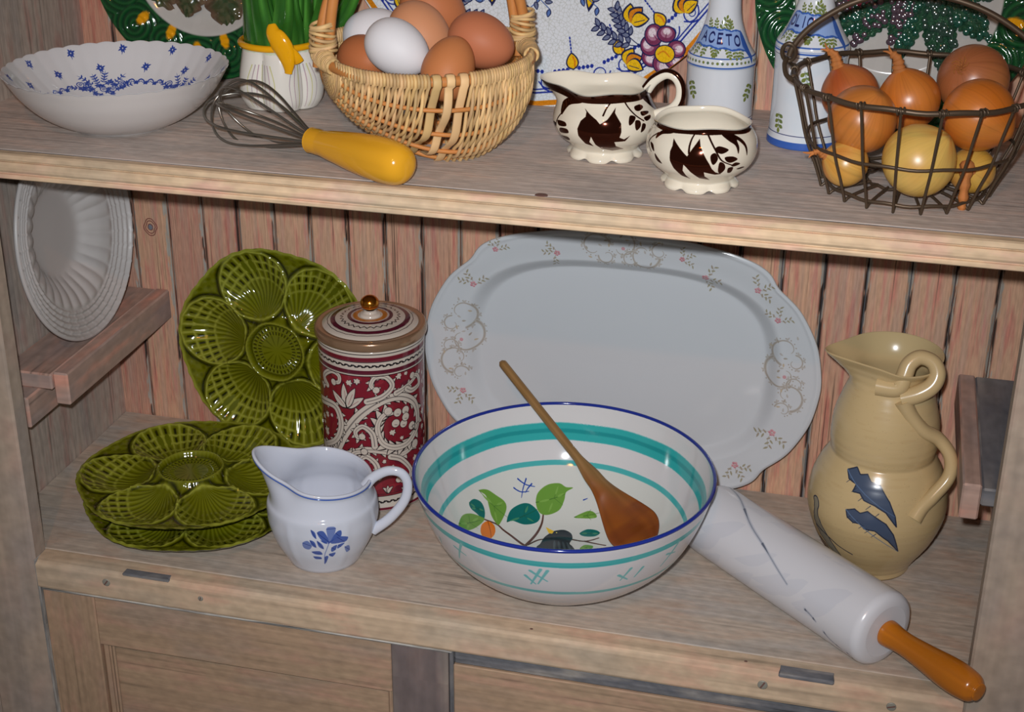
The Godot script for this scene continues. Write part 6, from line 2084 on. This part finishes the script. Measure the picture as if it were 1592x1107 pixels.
func rolling_pin() -> void:
	var far := Vector3(0.6180, 0.0352, -0.1860)
	var ax := (Vector3(0.7902, 0.0352, -0.0326) - far)
	var L := ax.length()
	ax = ax.normalized()
	var t := thing("rolling_pin", "grey-veined white marble rolling pin with amber wooden handles, leaning past the shelf's front edge", "rolling pin", far)
	var z := ax.cross(Vector3.UP).normalized()
	t.transform = Transform3D(Basis(Vector3.UP.rotated(ax, 0.0), ax, Vector3.UP.cross(ax)).orthonormalized(), far)
	var S := 512.0
	var p := Pic.new(int(S), int(S * 1.25), Color(0.82, 0.82, 0.84))
	var hh := S * 1.25
	for i in 60: p.leaf(Vector2(hsh(i) * S, hsh(i + 9) * hh), Vector2(hsh(i) * S + 60, hsh(i + 9) * hh + 120), 20 + 20 * hsh(i + 4), Color(0.82, 0.82, 0.84).lerp(Color(0.77, 0.78, 0.81), 0.5), 10)
	for e in [[-0.09, 0.03, -0.03, 0.15, 0.067, 0.31, 0.12, 0.45, 0.194, 0.62], [0.245, 0.73, 0.255, 0.76, 0.268, 0.79], [0.30, 0.83, 0.32, 0.86, 0.335, 0.91], [0.335, 0.94, 0.35, 0.955, 0.365, 0.96], [0.45, 0.2, 0.55, 0.5, 0.60, 0.8], [0.70, 0.1, 0.74, 0.5, 0.8, 0.9]]:
		for wr in [0.0, S]:
			var q := []
			for a in v2(e): q.append(Vector2(a.x * S + wr + (hsh(a.y * 31.0) - 0.5) * 5.0, (1.0 - a.y) * hh))
			var cv := curve2(q, 6)
			p.line(cv, 12, Color(0.77, 0.78, 0.81), 7)
			p.line(cv, 6, Color(0.67, 0.69, 0.73), 4)
			p.line(cv, 2.2, Color(0.50, 0.52, 0.57), 1.0)
			for j in range(1, cv.size() - 2, 8): p.line(PackedVector2Array([cv[j], cv[j + 1], cv[j + 2]]), 5.5, Color(0.38, 0.40, 0.46), 1.0)
	var R := 0.0350
	var pr := PackedVector2Array([Vector2(0, 0.0), Vector2(0.024, 0.0), Vector2(0.030, 0.001), Vector2(0.0338, 0.0042), Vector2(R, 0.009)])
	for i in 8: pr.append(Vector2(R, 0.009 + (L - 0.018) * (i + 1) / 8.0))
	pr.append_array(PackedVector2Array([Vector2(0.0338, L - 0.0042), Vector2(0.030, L - 0.001), Vector2(0.024, L)]))
	var ml := tmat(p.tex(), 0.22)
	var cap := Msh.new().lathe(PackedVector2Array([Vector2(0.024, L), Vector2(0.0, L)]), 48)
	put("barrel", t, [[Msh.new().lathe(pr, 64, null, L), ml], [cap, mat(Color(0.82, 0.82, 0.84), 0.25)]])
	var w := func(a: float, b: float) -> Color: return lin(Color(0.72, 0.42, 0.10)) * (0.86 + 0.25 * hsh(floor(a * 30.0)) * (0.6 + 0.4 * sin(b * 9.0)))
	for s in [1, -1]:
		var hpf := spline([Vector2(0.0, -0.006), Vector2(0.0098, -0.006), Vector2(0.0104, 0.000), Vector2(0.0118, 0.0015), Vector2(0.0116, 0.006), Vector2(0.0104, 0.014), Vector2(0.0102, 0.026), Vector2(0.0118, 0.046), Vector2(0.0138, 0.066), Vector2(0.0141, 0.080), Vector2(0.0124, 0.093), Vector2(0.0090, 0.0975), Vector2(0.0078, 0.0985), Vector2(0.0072, 0.1005), Vector2(0.0, 0.1008)], 4)
		var h := put("handle", t, [[Msh.new().lathe(hpf, 32, null, 0.0, w), vmat(0.22, 0.5)]])
		if s > 0:
			h.position = Vector3(0, L, 0)
		else:
			h.rotation = Vector3(PI, 0, 0)


func spray(p: Pic, c: Vector2, ang: float, s: float, sd: float) -> void:      # a faded rose sprig of the transfer print
	var grey := Color(0.62, 0.58, 0.52)
	var green := Color(0.60, 0.58, 0.49)
	var pink := Color(0.76, 0.54, 0.57)
	for j in 3:
		var a := ang + (j - 1) * 1.1 + (hsh(sd + j) - 0.5) * 0.5
		var e := c + Vector2.from_angle(a) * 62 * s
		p.line(curve2([c, c.lerp(e, 0.5) + Vector2.from_angle(a + PI / 2) * 9 * s, e]), 2.0, grey, 1.0)
		for k in 5:
			var q := c.lerp(e, 0.35 + 0.16 * k)
			var la := a + (0.9 if k % 2 == 0 else -0.9)
			p.leaf(q, q + Vector2.from_angle(la) * (17 + 5 * hsh(sd + k + j)) * s, 7.5 * s, green if k % 3 else grey)
	for j in 5:
		var q := c + Vector2.from_angle(sd + j * 1.3) * 9 * s
		p.ell(q, 6.5 * s, 5.5 * s, pink.lerp(Color(0.86, 0.72, 0.73), 0.5 * hsh(sd + j)))
		p.line(PackedVector2Array([q + Vector2(-3, 2) * s, q + Vector2(3, 3) * s]), 1.8, Color(0.62, 0.36, 0.42))


func scrolls(p: Pic, a: Vector2, b: Vector2, s: float, side: float) -> void:      # the run of C-scrolls between two sprigs
	var ink := Color(0.64, 0.61, 0.57)
	var soft := Color(0.70, 0.68, 0.66)
	var d := (b - a)
	var n := d.orthogonal().normalized() * side
	var u := d.normalized()
	var f := func(c: Vector2, r: float, from: float, sweep: float, w: float, flip: float) -> void:
		var q := []
		for k in 13:
			var t := k / 12.0
			var g := from + sweep * t
			q.append(c + (u * cos(g) + n * sin(g) * flip) * r * (1.0 - 0.70 * t * t))
		var cv := curve2(q, 3)
		p.line(cv, w, soft, 2.0)
		p.line(cv, w * 0.4, ink, 1.2)
		for k in range(0, 11): p.ell(q[k] + (q[k] - c).normalized() * 9.0, 2.6, 2.6, ink)
		for k in range(1, 9, 2): p.leaf(q[k], q[k] + (q[k] - c).normalized().rotated(0.8 * flip) * 20, 8, soft)
	var L := d.length()
	f.call(a + d * 0.20, 0.17 * L, 0.4, 4.6, 11.0, 1.0)
	f.call(a + d * 0.46 + n * 0.05 * L, 0.20 * L, 2.6, -4.8, 13.0, 1.0)
	f.call(a + d * 0.74 - n * 0.02 * L, 0.17 * L, 0.2, 4.9, 11.0, -1.0)
	f.call(a + d * 0.60 - n * 0.10 * L, 0.10 * L, 1.0, 5.0, 7.0, 1.0)
	f.call(a + d * 0.32 - n * 0.09 * L, 0.09 * L, 3.0, -5.0, 7.0, -1.0)
	f.call(a + d * 0.90 + n * 0.04 * L, 0.09 * L, 2.0, 4.6, 6.0, 1.0)
	for k in 16:
		var q := a + d * (0.05 + 0.058 * k) + n * ((hsh(k + a.x) - 0.5) * 0.34 * L)
		p.leaf(q, q + Vector2.from_angle(hsh(k) * TAU) * 16, 7, [soft, ink, Color(0.72, 0.66, 0.58)][k % 3])
	p.ell(a + d * 0.5 + n * 0.02 * L, 7, 7, Color(0.76, 0.58, 0.60))


func platter() -> void:
	var t := thing("platter", "large white scalloped oblong platter with faded rose sprigs, leaning on the back boards", "platter", Vector3(0.507, 0.1385, -0.2900))
	t.rotation = Vector3(-0.035, 0, 0)
	var W := 1536.0
	var Ht := 1100.0
	var sc := W / 0.42
	var white := Color(0.775, 0.785, 0.80)
	var p := Pic.new(int(W), int(Ht), white)
	var pt := func(x: float, y: float) -> Vector2: return Vector2(W * 0.5 + x * sc, Ht * 0.5 - y * sc)
	for e in [[-0.1288, 0.1108, 1.2, 0.75], [-0.1524, 0.0700, 1.9, 0.85], [-0.163, -0.050, -1.9, 0.85], [-0.125, -0.100, -2.2, 0.75], [-0.066, 0.1120, 3.3, 0.8], [0.0823, 0.1000, -0.3, 0.9], [0.0590, 0.1180, 0.4, 0.7], [0.1344, 0.0934, 0.6, 0.85], [0.1560, 0.0640, 1.4, 0.8], [0.160, -0.0570, -1.8, 0.95], [0.1257, -0.0977, -1.0, 0.9], [0.0700, -0.112, -0.2, 0.8], [-0.06, -0.114, 3.0, 0.8]]:
		spray(p, pt.call(e[0], e[1]), -e[2], e[3], e[0] * 91.0)
	scrolls(p, pt.call(-0.164, 0.055), pt.call(-0.170, -0.040), 1.0, 1.0)
	scrolls(p, pt.call(-0.045, 0.1235), pt.call(0.046, 0.1200), 1.0, 1.0)
	scrolls(p, pt.call(0.166, 0.050), pt.call(0.172, -0.040), 1.0, -1.0)
	scrolls(p, pt.call(0.05, -0.117), pt.call(-0.05, -0.117), 1.0, 1.0)
	var key := [[0, 0.2035], [12, 0.2005], [24, 0.1925], [30, 0.1850], [33, 0.1815], [37, 0.1840], [42, 0.1795], [46, 0.1735], [49, 0.1695], [57, 0.1585], [68, 0.1480], [80, 0.1405], [90, 0.1382]]
	var outl := func(th: float) -> float:
		var d := rad_to_deg(acos(clampf(absf(cos(th)), 0.0, 1.0)))
		for i in key.size() - 1:
			if d <= key[i + 1][0] + 0.001:
				var u: float = (d - key[i][0]) / (key[i + 1][0] - key[i][0])
				return lerpf(key[i][1], key[i + 1][1], u)
		return 0.1382
	var smo := PackedFloat32Array()
	var n := 360
	for i in n:
		var s := 0.0
		for j in range(-2, 3): s += outl.call((i + j) * TAU / n) / 5.0
		smo.append(s)
	var well := func(th: float) -> float:
		return pow(pow(absf(cos(th)) / 0.156, 2.9) + pow(absf(sin(th)) / 0.1025, 2.9), -1.0 / 2.9)
	var rad := func(a: float, b: float) -> float:      # b: 0 middle .. 1 edge
		var i := roundi(a * n) % n
		var w: float = well.call(a * TAU)
		var e := smo[i]
		if b < 0.45: return w * 0.93 * b / 0.45
		if b < 0.65: return lerpf(w * 0.93, w * 1.05, (b - 0.45) / 0.2)
		return lerpf(w * 1.05, e, (b - 0.65) / 0.35)
	var lift := func(b: float) -> float:
		return -0.011 + 0.0125 * smoothstep(0.45, 0.66, b) + 0.005 * smoothstep(0.62, 1.0, b) + 0.0012 * exp(-pow((b - 0.97) / 0.02, 2.0))
	var f := func(a: float, b: float) -> Vector3:
		var r: float = rad.call(a, b)
		return Vector3(r * cos(a * TAU), r * sin(a * TAU), lift.call(b))
	var bk := func(a: float, b: float) -> Vector3:
		var r: float = rad.call(a, b)
		return Vector3(r * cos(a * TAU), r * sin(a * TAU), lift.call(b) - (0.0050 if b < 0.999 else 0.0016))
	var uvf := func(a: float, b: float) -> Vector2:
		var q: Vector3 = f.call(a, b)
		return Vector2(0.5 + q.x * sc / W, 0.5 - q.y * sc / Ht)
	var ed := func(a: float, b: float) -> Vector3:
		return f.call(a, 1.0).lerp(bk.call(a, 1.0), b) + Vector3(cos(a * TAU), sin(a * TAU), 0) * 0.0008 * sin(b * PI)
	var gl := tmat(p.tex(), 0.10)
	put("platter_body", t, [[Msh.new().grid(n, 72, f, true, true, null, uvf), gl], [Msh.new().grid(n, 20, bk, true, false), mat(white, 0.12)], [Msh.new().grid(n, 4, ed, true, true), mat(Color(0.70, 0.68, 0.66), 0.12)]])


func ribbed_dish() -> void:
	var t := thing("ribbed_dish", "grey-white ribbed dish standing on the ledge against the cupboard's side", "dish", Vector3(-0.0525, 0.2640, -0.1810))
	var R := 0.1150
	# local y is the dish's axis, which points to the right and a little up
	t.transform = Transform3D(Basis(Vector3(0, 0, -1), Vector3(1, 0.10, 0.0).normalized(), Vector3(-0.10, 1, 0).normalized()) * 0.92, t.position)
	var pr := spline([Vector2(0.0, 0.002), Vector2(0.030, 0.002), Vector2(0.046, 0.0035), Vector2(0.056, 0.010), Vector2(0.068, 0.0185), Vector2(0.080, 0.0235), Vector2(0.0860, 0.0252), Vector2(0.0900, 0.0262), Vector2(0.0945, 0.0268), Vector2(0.0985, 0.0284), Vector2(0.1030, 0.0290), Vector2(0.1070, 0.0306), Vector2(0.1110, 0.0318), Vector2(0.1140, 0.0335), Vector2(R, 0.0338)], 6)
	var m := pr.size() - 1
	var f := func(a: float, b: float) -> Vector3:
		var q := pr[roundi(b * m)]
		var th := a * TAU
		var y := q.y
		var rib := smoothstep(0.044, 0.060, q.x) * (1.0 - smoothstep(0.078, 0.086, q.x))
		y += 0.0022 * rib * absf(cos(th * 14.0))
		if q.x > 0.085: y += 0.0011 * sin((q.x - 0.085) * TAU / 0.0068) + 0.0006 * smoothstep(0.9, 1.0, cos(th * 40.0))
		return Vector3(q.x * cos(th), y, -q.x * sin(th))
	var bk := func(a: float, b: float) -> Vector3:
		var q := pr[roundi(b * m)]
		return Vector3(q.x * cos(a * TAU), q.y - 0.0042, -q.x * sin(a * TAU))
	var g := mat(Color(0.74, 0.72, 0.71), 0.35)
	var rimp := PackedVector3Array()
	for i in 120: rimp.append(Vector3(0.1150 * cos(i * TAU / 120), 0.0318, -0.1150 * sin(i * TAU / 120)))
	put("dish_body", t, [[Msh.new().grid(280, m, f, true, true), g], [Msh.new().grid(72, m, bk, true, false), g]])
	put("rim", t, [[Msh.new().tube(rimp, 0.0026, 8, true), g]])
